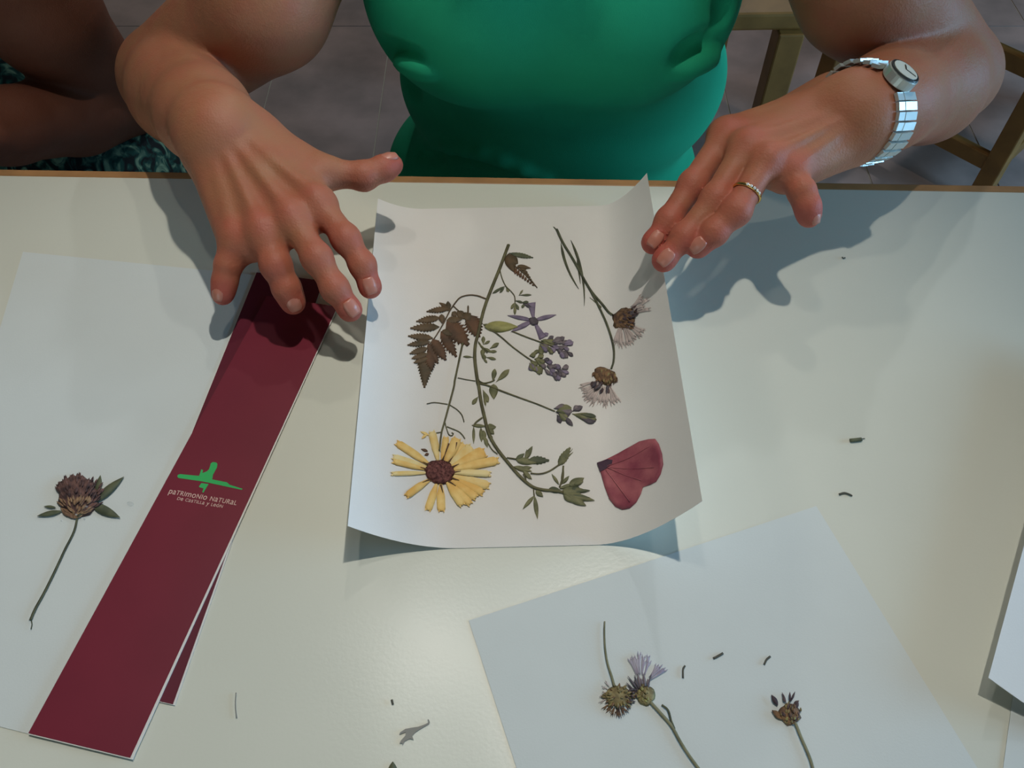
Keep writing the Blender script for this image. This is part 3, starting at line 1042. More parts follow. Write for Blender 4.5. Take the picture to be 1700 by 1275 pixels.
for k, (c, r_) in enumerate((((570, 402), 3.2), ((505, 456), 2.4), ((558, 486), 2.2), ((862, 385), 5.5), ((405, 495), 1.8))):
    p0 = d2(*c)
    gp = Plant('glue_spot', p0, flat(0.0006), ['clear glue spot on the side of the clover head', 'clear glue spot at the bottom of the clover head', 'tiny clear glue spot beside the top of the clover stem',
               'largest clear glue spot, on the paper between the clover and the leaflet', 'tiny clear glue spot under the left clover leaf'][k], 'glue', 'glue spots around the clover')
    gp.dome(p0, r_, r_ * .7, 10, .0010, 'glue', 'glue_drop', dz=.0026 if k < 2 else .0, rough=.05, seed=50 + k)

# ---- knapweed pair on the near sheet -----------------------------------------------------------
kp = Plant('pressed_knapweed', d5(330, 540), flat(0.0006), 'two joined knapweed heads, one with pale lilac florets, on the near sheet', 'pressed flower')
kp.stem(mul(d5, [(162, 80), (160, 150), (165, 250), (180, 340), (205, 420), (222, 480)]), 2.2, 'stem_pale', w2=3.6)
kp.stem(mul(d5, [(425, 555), (455, 590), (510, 650), (570, 720), (620, 810), (670, 890), (735, 980), (800, 1060)]), 4.4, 'stem_pale', w2=4)
kp.stem(mul(d5, [(512, 592), (550, 625), (570, 690), (590, 740)]), 2.8, 'stem_dark')
fan(kp, d5(385, 480), (-115, -68), 20, 50, 'floret_lilac', 9, 61)
fan(kp, d5(400, 470), (-62, -30), 16, 44, 'floret_lilac', 5, 62)
kp.dome(d5(245, 540), 23, 17, 8, .0022, 'bract_green', seed=63)
bracts(kp, d5(245, 540), 23, 17, 8, 46, 64, ['bract_green', 'bract', 'bract_green'])
bracts(kp, d5(320, 535), 9, 12, 8, 14, 65, ['bract_dark', 'mauve_dark'], tipdir=(1, .1))
fan(kp, d5(240, 560), (35, 150), 14, 24, 'bract', 12, 66, w=3.5, name='bract')
fan(kp, d5(240, 530), (150, 235), 18, 27, 'floret', 5, 67, w=3)
kp.dome(d5(415, 535), 15, 16, 0, .0020, 'bract_green', seed=68)
bracts(kp, d5(412, 535), 15, 16, 0, 30, 69, ['bract_green', 'leaf_yellow', 'bract_green'], tipdir=(-.3, -1))
for a, b, w in (((370, 505), (305, 415), 3.5), ((375, 500), (345, 410), 3.5), ((355, 520), (295, 455), 3.5), ((385, 490), (365, 400), 6), ((410, 480), (400, 400), 5), ((425, 480), (450, 398), 3.5), ((430, 490), (425, 430), 6),
                ((395, 480), (385, 430), 6), ((380, 490), (340, 440), 4)):
    kp.leaf(d5(*a), d5(*b), w, 'lance', 'mauve_dark' if w < 5 else 'mauve', 'floret', dz=.0012)
# ---- single knapweed at the right of the near sheet ---------------------------------------------
kr = Plant('pressed_knapweed', d5(1310, 650), flat(0.0006), 'single brown knapweed head without florets, near edge of the table', 'pressed flower')
kr.stem(mul(d5, [(1318, 690), (1335, 715), (1365, 790), (1400, 870), (1430, 950), (1450, 1040)]), 4.2, 'stem_pale', w2=4)
kr.dome(d5(1300, 650), 18, 19, -20, .0022, 'bract', seed=71)
bracts(kr, d5(1305, 650), 17, 18, -20, 44, 72, ['bract', 'bract_green', 'bract_dark'], tipdir=(-.15, -1))
bracts(kr, d5(1310, 690), 14, 7, 0, 14, 73, ['bract_green', 'leaf_yellow'], tipdir=(-.1, -1))
for a, b, w, m_ in (((1225, 595), (1185, 530), 8, 'bract_dark'), ((1275, 580), (1250, 515), 4, 'bract_dark'), ((1265, 575), (1262, 535), 5, 'bract_dark'), ((1300, 575), (1298, 512), 4, 'bract_dark'), ((1305, 570), (1330, 510), 4, 'bract_dark'),
                    ((1320, 590), (1355, 565), 6, 'bract_dark'), ((1240, 660), (1188, 625), 8, 'bract'), ((1250, 680), (1195, 640), 6, 'bract'), ((1330, 620), (1350, 570), 7, 'bract_dark')):
    kr.leaf(d5(*a), d5(*b), w, 'lance', m_, 'bract', dz=.0012)

# ---- crumbs of plants ---------------------------------------------------------------------------
CR = 'plant crumbs lying loose'


def crumb(pts, w, label, m='debris', z=.0003, w2=None):
    p = Plant('plant_fragment', pts[len(pts) // 2], flat(z), label, 'plant bit', CR)
    p.stem(pts, w, m, 'fragment', w2=w2, n=4, dz=.0002, flat_=.7)
    return p


crumb([(1411, 732), (1421, 731), (1430, 730)], 6.5, 'short thick dark bit on bare table right of the curled sheet', 'leaf_dark').stem([(1428, 729), (1436, 728)], 1.5, 'leaf_dark', 'fragment')
crumb([(1393, 821), (1402, 818.5), (1412, 822), (1414, 824)], 3.0, 'thin curved dark bit above the top corner of the near sheet', 'debris')
crumb([(1398, 427), (1400, 429), (1403, 428)], 2.4, 'tiny dark speck beside the shadow of the hand with the ring', 'debris')
crumb([d5(655, 352), d5(643, 375), d5(643, 428)], 2.4, 'thin dark bit on the near sheet, closest to the lilac knapweed', 'debris', .0006)
crumb([d5(828, 308), d5(855, 295), d5(888, 275)], 3.0, 'slanting dark bit on the near sheet, middle of three', 'debris', .0006)
crumb([d5(1140, 345), d5(1155, 315), d5(1178, 295)], 2.6, 'curved dark bit just above the single brown knapweed head', 'debris', .0006)
crumb([(392, 1150), (391, 1170), (393, 1192)], 1.6, 'hair-thin stalk on bare table right of the leaflets', 'debris_grey')
crumb([d8(545, 322), d8(553, 355), d8(560, 385)], 2.8, 'tiny dark speck above the torn grey bit', 'debris')
tg = Plant('plant_fragment', d8(780, 740), flat(.0003), 'torn grey branching bit with a curled tail, on bare table', 'plant bit', CR)
tg.poly(mul(d8, [(1002, 572), (1020, 575), (1033, 610), (1020, 635), (960, 668), (890, 710), (840, 745), (805, 785), (825, 835), (775, 820), (710, 855), (685, 905), (678, 880), (645, 880), (660, 845), (720, 780), (722, 735),
                 (640, 768), (650, 740), (720, 695), (800, 680), (880, 668), (950, 645), (1005, 620), (1015, 600)]), 'debris_grey', 'fragment', dz=.0005, thick=.0004)
tl = Plant('plant_fragment', (652, 1272), flat(.0003), 'dark green pointed leaf tip at the near edge of the table', 'plant bit', CR)
tl.leaf((652, 1290), (652, 1264), 16, 'ovate', 'leaf_dark', 'leaf')


# ================================================================== PEOPLE
class Field:
    """signed distance field on a grid, meshed with surface nets"""

    def __init__(self, lo, hi, h):
        self.lo = np.asarray(lo, float)
        self.h = h
        self.n = np.ceil((np.asarray(hi, float) - self.lo) / h).astype(int) + 1
        self.F = np.full(self.n, 0.5, np.float32)
        self.P = None

    def _sl(self, blo, bhi):
        a = np.clip(np.floor((np.asarray(blo) - self.lo) / self.h).astype(int), 0, self.n)
        b = np.clip(np.ceil((np.asarray(bhi) - self.lo) / self.h).astype(int) + 1, 0, self.n)
        return tuple(slice(int(i), int(j)) for i, j in zip(a, b))

    def _xyz(self, sl):
        ax = [(np.arange(s.start, s.stop, dtype=np.float32) * self.h + self.lo[i]).astype(np.float32) for i, s in enumerate(sl)]
        return ax[0][:, None, None], ax[1][None, :, None], ax[2][None, None, :]

    def _prim(self, pr, sl):
        X, Y, Z = self._xyz(sl)
        if pr[0] == 'c':
            _, a, b, ra, rb = pr
            a, b = np.asarray(a), np.asarray(b)
            d = b - a
            L2 = float(d @ d) + 1e-12
            t = ((X - a[0]) * d[0] + (Y - a[1]) * d[1] + (Z - a[2]) * d[2]) / L2
            t = np.clip(t, 0, 1)
            q = np.sqrt((X - a[0] - t * d[0]) ** 2 + (Y - a[1] - t * d[1]) ** 2 + (Z - a[2] - t * d[2]) ** 2)
            return q - (ra + (rb - ra) * t)
        _, c, r, M3 = pr
        x, y, z = X - c[0], Y - c[1], Z - c[2]
        if M3 is not None:
            x, y, z = (M3[0][0] * x + M3[0][1] * y + M3[0][2] * z, M3[1][0] * x + M3[1][1] * y + M3[1][2] * z, M3[2][0] * x + M3[2][1] * y + M3[2][2] * z)
        k0 = np.sqrt((x / r[0]) ** 2 + (y / r[1]) ** 2 + (z / r[2]) ** 2)
        k1 = np.sqrt((x / r[0] ** 2) ** 2 + (y / r[1] ** 2) ** 2 + (z / r[2] ** 2) ** 2) + 1e-9
        return k0 * (k0 - 1) / k1

    @staticmethod
    def bounds(pr, m):
        if pr[0] == 'c':
            a, b = np.asarray(pr[1]), np.asarray(pr[2])
            r = max(pr[3], pr[4]) + m
            return np.minimum(a, b) - r, np.maximum(a, b) + r
        r = max(pr[2]) + m
        return np.asarray(pr[1]) - r, np.asarray(pr[1]) + r

    @staticmethod
    def smin(a, b, k):
        h = np.clip(k - np.abs(a - b), 0, None) / k
        return np.minimum(a, b) - h * h * k * 0.25

    def add(self, pr, k=0.01):
        sl = self._sl(*self.bounds(pr, k + 3 * self.h))
        self.F[sl] = self.smin(self.F[sl], self._prim(pr, sl), k)

    def sub(self, pr, k=0.004):
        sl = self._sl(*self.bounds(pr, k + 3 * self.h))
        self.F[sl] = -self.smin(-self.F[sl], self._prim(pr, sl), k)

    def begin_groups(self):
        self.P = self.F.copy()

    def group(self, prims, ki, k):
        bs = [self.bounds(p, k + 3 * self.h) for p in prims]
        sl = self._sl(np.min([b[0] for b in bs], 0), np.max([b[1] for b in bs], 0))
        G = None
        for p in prims:
            d = self._prim(p, sl)
            G = d if G is None else self.smin(G, d, ki)
        self.F[sl] = np.minimum(self.F[sl], self.smin(self.P[sl], G, k))

    def mesh(self):
        F = self.F
        ins = F < 0
        n = F.shape
        c = np.zeros((n[0] - 1, n[1] - 1, n[2] - 1), np.uint8)
        corners = [(i, j, k) for i in (0, 1) for j in (0, 1) for k in (0, 1)]
        for (i, j, k) in corners:
            c += ins[i:n[0] - 1 + i, j:n[1] - 1 + j, k:n[2] - 1 + k]
        act = (c > 0) & (c < 8)
        idx = np.argwhere(act)
        vid = np.full(act.shape, -1, np.int32)
        vid[act] = np.arange(len(idx))
        S = np.zeros((len(idx), 3))
        W = np.zeros(len(idx))
        vals = {q: F[idx[:, 0] + q[0], idx[:, 1] + q[1], idx[:, 2] + q[2]] for q in corners}
        for a in corners:
            for ax in range(3):
                if a[ax] == 0:
                    b = list(a)
                    b[ax] = 1
                    b = tuple(b)
                    fa, fb = vals[a], vals[b]
                    m = (fa < 0) != (fb < 0)
                    t = np.where(m, fa / np.where(m, fa - fb, 1), 0)
                    p = np.tile(np.array(a, float), (len(idx), 1))
                    p[:, ax] += t
                    S += p * m[:, None]
                    W += m
        V = (idx + S / W[:, None]) * self.h + self.lo
        Q = []
        for ax in range(3):
            s0 = [slice(1, None)] * 3
            a = [slice(1, n[i] - 1) for i in range(3)]
            b = list(a)
            a[ax] = slice(0, n[ax] - 1)
            b[ax] = slice(1, n[ax])
            A, B = ins[tuple(a)], ins[tuple(b)]
            e = np.argwhere(A != B)
            if not len(e):
                continue
            flip = A[e[:, 0], e[:, 1], e[:, 2]]
            u, v = (ax + 1) % 3, (ax + 2) % 3
            base = e.copy()
            base[:, u] += 1
            base[:, v] += 1
            q = []
            for du, dv in ((-1, -1), (0, -1), (0, 0), (-1, 0)):
                g_ = base.copy()
                g_[:, u] += du
                g_[:, v] += dv
                q.append(vid[g_[:, 0], g_[:, 1], g_[:, 2]])
            q = np.stack(q, 1)
            q[~flip] = q[~flip][:, ::-1]
            Q.append(q)
        return V, np.concatenate(Q)


def C(a, b, ra, rb=None):
    return ('c', np.asarray(a, float), np.asarray(b, float), ra, ra if rb is None else rb)


def E(c, r, M3=None):
    return ('e', np.asarray(c, float), r, M3)


def unit(v):
    v = np.asarray(v, float)
    return v / np.linalg.norm(v)


def frame(x, up):
    """rotation rows (local axes) with first axis along x and third nearest to up"""
    x = unit(x)
    y = unit(np.cross(up, x))
    return np.array([x, y, np.cross(x, y)])


def np_mesh(name, parts, material, parent=None, origin=(0, 0, 0), flush=None):
    V = np.concatenate([p[0] for p in parts])
    off, Fs = 0, []
    for p in parts:
        Fs.append(p[1] + off)
        off += len(p[0])
    Fq = np.concatenate(Fs)
    o = link_mesh(name, V, Fq, material, parent, True, origin)
    if flush is not None:
        at = o.data.attributes.new('flush', 'FLOAT', 'POINT')
        val = np.zeros(len(V))
        for p, r, s in flush:
            d2_ = ((V - np.asarray(p)) ** 2).sum(1)
            val = np.maximum(val, s * np.exp(-d2_ / (2 * r * r)))
        at.data.foreach_set('value', val.astype(np.float32))
    return o


def build_arm(shoulder, upper, elbow, wrist, mcps, fingers, thumb, radii, palm_up, h=0.0015, fore_bulge=None):
    """one continuous arm with hand; returns mesh and red spots"""
    pts = [shoulder, upper, elbow, wrist] + list(mcps) + [p for f_ in fingers for p in f_[0]] + list(thumb[0])
    pts = np.array(pts)
    A = Field(pts.min(0) - 0.075, pts.max(0) + 0.075, h)
    rs, ru, re_, rf, rw = radii
    A.add(C(shoulder, upper, rs, ru), 0.01)
    A.add(C(upper, elbow, ru, re_), 0.012)
    A.begin_groups()
    f1 = elbow + (wrist - elbow) * 0.30
    fw = unit(wrist - elbow)
    f2_ = elbow + (wrist - elbow) * 0.72
    A.group([C(elbow, f1, re_ * 0.97, rf), C(f1, f2_, rf, lerp(rf, rw, .62)), C(f2_, wrist, lerp(rf, rw, .62), rw)], 0.012, 0.007)
    # wrist and palm
    mid = (mcps[1] + mcps[2]) / 2
    M3 = frame(mid - wrist, palm_up)
    across = M3[1]
    A.add(E(wrist, (0.034, 0.030, 0.0215), M3), 0.014)
    for q, m in enumerate(mcps):
        t = (q - 1.5) / 1.5
        # carpal end of each metacarpal
        side = 1 if float((mcps[0] - mcps[3]) @ across) < 0 else -1
        a = wrist + across * (t * 0.016 * side) + M3[0] * 0.012
        A.add(C(a - palm_up * 0.004, m - palm_up * 0.003, 0.0135, 0.0112), 0.010)
        A.add(C(a - palm_up * 0.013, m - palm_up * 0.009, 0.0120, 0.0100), 0.012)
    # webs between the knuckles
    for q in range(3):
        w = (mcps[q] + mcps[q + 1]) / 2 + M3[0] * 0.006 - palm_up * 0.005
        A.add(E(w, (0.010, 0.010, 0.0075), M3), 0.008)
    # tendons and knuckles stand proud
    for m in mcps:
        A.add(E(m + palm_up * 0.0022, (0.0098, 0.0088, 0.0085), M3), 0.009)
        a = wrist + M3[0] * 0.030 + (m - mid) * 0.45 + palm_up * 0.0105
        A.add(C(a, m + palm_up * 0.0080, 0.0014, 0.0022), 0.007)
    # thumb base
    tb = thumb[0]
    A.add(C(tb[0], tb[1], 0.0165, 0.0125), 0.014)
    A.add(C(tb[0], (mcps[0] + wrist) / 2 - palm_up * 0.006, 0.013, 0.011), 0.016)
    A.begin_groups()
    spots = []
    for ch, r0 in fingers:
        p0, p1, p2, p3 = ch
        A.group([C(p0, p1, r0 * 1.02, r0 * .97), E(p1, (r0 * .98,) * 3), C(p1, p2, r0 * .955, r0 * .89), E(p2, (r0 * .89,) * 3),
                 C(p2, p3, r0 * .86, r0 * .72), E(p3 - unit(p3 - p2) * .002 - palm_up * .001, (r0 * .80,) * 3)], 0.005, 0.006)
        spots += [(p3, .013, .9), (p2, .011, .65), (p1, .012, .6)]
    ch, r0 = thumb
    A.group([C(ch[1], ch[2], r0 * 1.0, r0 * .92), E(ch[2], (r0 * .97,) * 3), C(ch[2], ch[3], r0 * .93, r0 * .72), E((ch[2] + ch[3]) / 2 + (ch[3] - ch[2]) * .18, (r0 * .95,) * 3)], 0.004, 0.008)
    spots += [(ch[3], .012, .9), (ch[2], .010, .5)]
    spots += [(m + palm_up * .01, .010, .45) for m in mcps]
    V, Q = A.mesh()
    return V, Q, spots


def nail(p2, p3, r, up, parent, lab='fingernail'):
    x = unit(p3 - p2)
    up = unit(up - x * float(up @ x))
    y = np.cross(up, x)
    c = p3 - x * 0.0008
    v, f = [], []
    nu, nv = 8, 6
    L, Wd = 0.0115, 1.05
    rr_ = r
    for i in range(nu + 1):
        a = i / nu
        s = -0.55 + a
        wid = Wd * (1 - abs(2 * a - 1) ** 3 * 0.35)
        drop = 0.0016 * max(0, a - .55) / .45 * 1.3
        for j in range(nv + 1):
            th = (j / nv - .5) * wid * 1.35
            v.append(c + x * (s * L) + y * math.sin(th) * rr_ * .93 + up * (math.cos(th) * rr_ + .0016 - drop))
    n = len(v)
    v += [q - up * .0026 for q in v]
    W = nv + 1
    for i in range(nu):
        for j in range(nv):
            a = i * W + j
            f.append((a, a + W, a + W + 1, a + 1))
            f.append((n + a + 1, n + a + W + 1, n + a + W, n + a))
    rim = list(range(W)) + [i * W + nv for i in range(1, nu + 1)] + [nu * W + j for j in range(nv - 1, -1, -1)] + [i * W for i in range(nu - 1, 0, -1)]
    for k in range(len(rim)):
        a, b = rim[k], rim[(k + 1) % len(rim)]
        f.append((a, b, n + b, n + a))
    return link_mesh(lab, v, f, M['nail'], parent)


UP = np.array([0.0, 0.0, 1.0])

# ---- her right arm (left in the photograph) ------------------------------------
rW = H(366, 222, 0.082)
r_mcp = [H(527, 336, 0.072), H(484, 362, 0.070), H(436, 384, 0.065), H(393, 398, 0.058)]
r_f = [([r_mcp[0], H(574, 396, 0.064), H(602, 440, 0.053), H(615, 478, 0.042)], 0.0089),
       ([r_mcp[1], H(526, 428, 0.062), H(556, 479, 0.050), H(582, 515, 0.038)], 0.0094),
       ([r_mcp[2], H(458, 440, 0.055), H(476, 479, 0.043), H(487, 503, 0.034)], 0.0096),
       ([r_mcp[3], H(379, 440, 0.048), H(373, 468, 0.040), H(369, 490, 0.034)], 0.0083)]
r_th = ([H(428, 232, 0.070), H(535, 287, 0.066), H(604, 292, 0.062), H(652, 274, 0.062)], 0.0105)
rE = AD(283, 128, rW, 0.205, True)
rU = AD(440, 8, rE, 0.135, False)
rS = np.array([-0.110, 0.80, 0.95])

# ---- her left arm (right in the photograph) --------------------------------------
lW = H(1424, 190, 0.092)
l_mcp = [H(1207, 222, 0.083), H(1240, 242, 0.090), H(1273, 266, 0.091), H(1312, 284, 0.084)]
l_f = [([l_mcp[0], H(1150, 306, 0.072), H(1110, 366, 0.060), H(1083, 404, 0.052)], 0.0092),
       ([l_mcp[1], H(1188, 330, 0.076), H(1137, 393, 0.062), H(1101, 433, 0.052)], 0.0094),
       ([l_mcp[2], H(1222, 350, 0.078), H(1185, 386, 0.068), H(1157, 410, 0.059)], 0.0094),
       ([l_mcp[3], H(1331, 318, 0.082), H(1341, 343, 0.077), H(1344, 361, 0.071)], 0.0085)]
l_th = ([H(1375, 165, 0.076), H(1270, 205, 0.066), H(1205, 262, 0.058), H(1165, 310, 0.052)], 0.0100)
lE = AD(1572, 122, lW, 0.205, True)
lU = AD(1440, -22, lE, 0.135, False)
lS = np.array([0.195, 0.80, 0.95])


def seg(a, b):
    return round(float(np.linalg.norm(np.asarray(a) - np.asarray(b))) * 100, 1)


for nm, W_, mc, fs, th, e_, u_, s_ in (('R', rW, r_mcp, r_f, r_th, rE, rU, rS), ('L', lW, l_mcp, l_f, l_th, lE, lU, lS)):
    print('HAND', nm, 'meta', [seg(W_, m) for m in mc], 'fing', [[seg(c[i], c[i + 1]) for i in range(3)] for c, r in fs],
          'thumb', [seg(th[0][i], th[0][i + 1]) for i in range(3)], 'fore', seg(W_, e_), 'upper', seg(e_, u_), seg(u_, s_), 'E', e_.round(3), 'U', u_.round(3))

r_up = unit(np.array([-0.05, -0.10, 1.0]))
l_up = unit(np.array([0.10, -0.45, 1.0]))
RA = build_arm(rS, rU, rE, rW, r_mcp, r_f, r_th, (0.052, 0.050, 0.044, 0.043, 0.029), r_up)
LA = build_arm(lS, lU, lE, lW, l_mcp, l_f, l_th, (0.054, 0.052, 0.043, 0.046, 0.029), l_up)


def head(Fd, c, fwd, s=1.0):
    """neck not included; c head centre, fwd facing direction (horizontal-ish)"""
    M3 = frame(fwd, UP)
    up, sd = M3[2], M3[1]
    fw = M3[0]
    Fd.add(E(c + up * .025 * s, (.095 * s, .075 * s, .10 * s), M3), .01)
    Fd.add(E(c - up * .045 * s + fw * .025 * s, (.066 * s, .058 * s, .072 * s), M3), .03)
    Fd.add(E(c - up * .103 * s + fw * .055 * s, (.022 * s, .022 * s, .016 * s), M3), .02)
    Fd.add(C(c + fw * .088 * s + up * .012 * s, c + fw * .108 * s - up * .03 * s, .008 * s, .013 * s), .012)
    for q in (-1, 1):
        Fd.add(E(c + sd * q * .078 * s - up * .01 * s - fw * .005 * s, (.018 * s, .008 * s, .030 * s), M3), .006)
        Fd.sub(E(c + sd * q * .032 * s + fw * .098 * s + up * .012 * s, (.014 * s, .018 * s, .010 * s), M3), .012)
        Fd.add(E(c + sd * q * .032 * s + fw * .080 * s + up * .012 * s, (.0125 * s, .0125 * s, .0125 * s), M3), .003)
        Fd.add(C(c + fw * .082 * s - up * .066 * s, c + fw * .076 * s - up * .066 * s + sd * q * .02 * s, .008 * s, .005 * s), .006)


XC = 0.035   # middle of her body
hc = np.array([XC + .035, 0.735, 1.205])
hf = unit(np.array([-0.05, -1.0, -0.55]))
HD = Field((XC - .22, .50, .58), (XC + .22, .95, 1.36), .004)
head(HD, hc, hf)
HD.add(C((XC, .78, 1.0), hc + np.array([0, .03, -.05]), .056, .052), .02)
HD.add(E((XC, .80, .92), (.135, .075, .10)), .05)
HD.add(E((XC, .80, .76), (.125, .085, .16)), .05)
HD.add(C((XC - .10, .76, .975), (XC + .12, .78, .975), .045), .04)
BV, BQ = HD.mesh()
woman = np_mesh('person', [(BV, BQ), RA[:2], LA[:2]], M['skin'], None, (XC, .80, 0.45), RA[2] + LA[2])
tag(woman, 'person in a green shirt leaning over the table, both hands above the curled sheet', 'person')
for ch, r0 in r_f:
    nail(ch[2], ch[3], r0 * .81, r_up, woman)
nail(r_th[0][2], r_th[0][3], r_th[1] * .82, unit(np.array([.2, .35, 1.0])), woman)
for ch, r0 in l_f:
    nail(ch[2], ch[3], r0 * .81, unit(np.array([.25, -.30, 1.0])), woman)
nail(l_th[0][2], l_th[0][3], l_th[1] * .82, unit(np.array([-.6, .2, 1.0])), woman)

def face_parts(c, fwd, person, s=1.0):
    M3 = frame(fwd, UP)
    fw, sd, up = M3
    for q in (-1, 1):
        for nm, off, r, m_ in (('eye', fw * .0855 + up * .012, (.0105, .0125, .0085), 'eye'), ('eyebrow', fw * .094 + up * .034, (.006, .018, .0035), 'hair')):
            Fq = Field(c + sd * q * .032 + off - .03, c + sd * q * .032 + off + .03, .0012)
            Fq.add(E(c + sd * q * .032 + off, r, M3), .002)
            np_mesh(nm, [Fq.mesh()], M[m_], person)
    Fq = Field(c - .14, c + .14, .002)
    for q in (-1, 1):
        Fq.add(E(c + fw * .090 - up * (.066 + q * .004) , (.009, .021 - q * .002, .0042), M3), .003)
    np_mesh('lips', [Fq.mesh()], M['lip'], person)


face_parts(hc, hf, woman)
# hair
HR = Field((XC - .2, .5, 1.0), (XC + .2, .95, 1.40), .005)
M3h = frame(hf, UP)
HR.add(E(hc + M3h[2] * .045 - M3h[0] * .022, (.102, .092, .098), M3h), .01)
HR.add(E(hc - M3h[0] * .06 - M3h[2] * .02, (.06, .085, .09), M3h), .03)
HR.sub(E(hc + M3h[0] * .10 - M3h[2] * .035, (.075, .066, .095), M3h), .01)
hv, hq = HR.mesh()
np_mesh('hair', [(hv, hq)], M['hair'], woman)

# green shirt: bust, belly, sleeves, folds
SF = Field((XC - .29, .50, .46), (XC + .30, 1.02, 1.08), .0035)
SF.add(E((XC, .82, .87), (.186, .105, .17)), .02)
SF.add(E((XC, .740, .815), (.150, .108, .098)), .05)
SF.add(E((XC - .070, .722, .820), (.085, .090, .090)), .05)
SF.add(E((XC + .070, .722, .820), (.085, .090, .090)), .05)
SF.add(E((XC + .018, .80, .68), (.170, .122, .125)), .04)
SF.add(E((XC, .82, .54), (.182, .14, .10)), .04)
SF.add(E((XC, .82, .97), (.165, .08, .07)), .05)
for S_, U_, sg in ((rS, rU, -1), (lS, lU, 1)):
    SF.add(C(np.array(S_) + np.array([0, .02, -.01]), np.array(S_) + (np.array(U_) - np.array(S_)) * .42, .066, .064), .03)
SF.sub(E((XC, .705, 1.06), (.075, .07, .075)), .02)
# folds
sv_, sq_ = SF.mesh()
shirt_tree = BVHTree.FromPolygons([Vector(q) for q in sv_], [tuple(int(i) for i in q) for q in sq_])


def on_shirt(px, py):
    hit = shirt_tree.ray_cast(Vector(CAM), Vector(ray(px, py)).normalized())
    return np.array(hit[0]) if hit[0] is not None else None


def fold(pts, r_, deep):
    P = [on_shirt(*p) for p in spline(pts, 3)]
    P = [p for p in P if p is not None]
    for i in range(len(P) - 1):
        q = math.sin(math.pi * (i + .5) / (len(P) - 1)) * .7 + .3
        (SF.sub if deep else SF.add)(C(P[i], P[i + 1], r_ * q), .016)


for pts in ([(634, 76), (660, 88), (695, 96)], [(645, 102), (668, 124), (690, 150)], [(1212, 66), (1165, 76), (1128, 94)], 
            [(700, 256), (770, 262), (850, 292)], [(1195, 45), (1205, 25), (1196, 5)]):
    fold(pts, .0042, True)
for pts in ([(660, 102), (690, 112), (715, 120)], [(1190, 96), (1160, 106), (1125, 122)], [(720, 242), (800, 254), (900, 294)]):
    fold(pts, .0022, False)
sv_, sq_ = SF.mesh()
np_mesh('shirt', [(sv_, sq_)], M['shirt'], woman)

# trousers and shoes below the table
LG = Field((XC - .30, .10, -.01), (XC + .30, 1.02, .62), .007)
for q in (-1, 1):
    hip, kn_, an = np.array([XC + q * .09, .84, .50]), np.array([XC + q * .12, .40, .50]), np.array([XC + q * .12, .42, .09])
    LG.add(C(hip, kn_, .085, .062), .03)
    LG.add(C(kn_, an, .058, .042), .02)
    LG.add(C(an + np.array([0, .03, -.05]), an + np.array([0, -.14, -.055]), .040, .034), .015)
gv, gq = LG.mesh()
np_mesh('trousers', [(gv, gq)], M['trouser'], woman)

# ---- watch on her left wrist ---------------------------------------------------------
ax = unit(np.array([1.0, 0, 0.05]) * .66 + unit(ray(1430, 187)) * .75)
wc = H(1434, 188, 0.092) + ax * .004
WR = 0.0318
t = 0.024 / float(np.linalg.norm(lE - lW))
e1 = unit(np.cross(ax, UP))
e2 = np.cross(e1, ax)
if e2[2] < 0:
    e2 = -e2
watch = thing('wristwatch', wc, 'steel bracelet watch on the wrist of the person in green', 'watch')


def ring_at(th, r):
    return wc + (e1 * math.cos(th) + e2 * math.sin(th)) * r


face_th = R(78)
wrist_tree = BVHTree.FromPolygons([Vector(q) for q in LA[0]], [tuple(int(i) for i in q) for q in LA[1]])


def wrist_r(d):
    hit = wrist_tree.ray_cast(Vector(wc), Vector(d), .08)
    return min(hit[3], .0355) if hit[0] is not None else WR


NL = 26
lk = None
for k in range(NL):
    th = face_th + R(20) + (2 * math.pi - R(40)) * (k + .5) / NL
    rad = e1 * math.cos(th) + e2 * math.sin(th)
    tan = -e1 * math.sin(th) + e2 * math.cos(th)
    if lk is None:
        v, f = [], []
        for dx, hw in ((-.0074, .0036), (0, .0035), (.0074, .0036)):
            vv_, ff_ = box_vf((dx, 0, 0), (hw, 0, 0), (0, .0028, 0), (0, 0, .0013 + (.0003 if dx == 0 else 0)))
            f += [tuple(i + len(v) for i in q) for q in ff_]
            v += vv_
        lk = bpy.data.meshes.new('link')
        lk.from_pydata([tuple(q) for q in v], [], f)
        lk.materials.append(M['steel'])
    o = bpy.data.objects.new('link', lk)
    COL.objects.link(o)
    o.parent = watch
    mt = Matrix((ax, tan, rad)).transposed().to_4x4()
    mt.translation = Vector(rad * (wrist_r(rad) + .0018))
    o.matrix_local = mt
fr = e1 * math.cos(face_th) + e2 * math.sin(face_th)
WR = wrist_r(fr) + .0035
for nm, r_, z0, z1, m_ in (('case', .0118, -.003, .0045, 'steel'), ('bezel', .0112, .0045, .0058, 'steel_dark'), ('dial', .0094, .0057, .0062, 'dial')):
    v, f = tube_vf([wc + fr * (WR + z0), wc + fr * (WR + z1)], r_, 28, up=ax)
    o = link_mesh(nm, v, f, M[m_], watch, smooth=False)
    bevel(o, .0006, 2)
v, f = tube_vf([wc + fr * (WR + .0015) + ax * .0118, wc + fr * (WR + .0015) + ax * .0142], .0018, 10, up=fr)
link_mesh('crown', v, f, M['steel'], watch)
tn = np.cross(fr, ax)
for a, l_, w_ in ((R(40), .006, .0005), (R(150), .008, .0004)):
    d = tn * math.cos(a) + ax * math.sin(a)
    s = np.cross(fr, d)
    box('watch_hand', wc + fr * (WR + .0064) + d * l_ * .5, d * l_ * .5, s * w_, fr * .00015, M['steel_dark'], watch, 0)

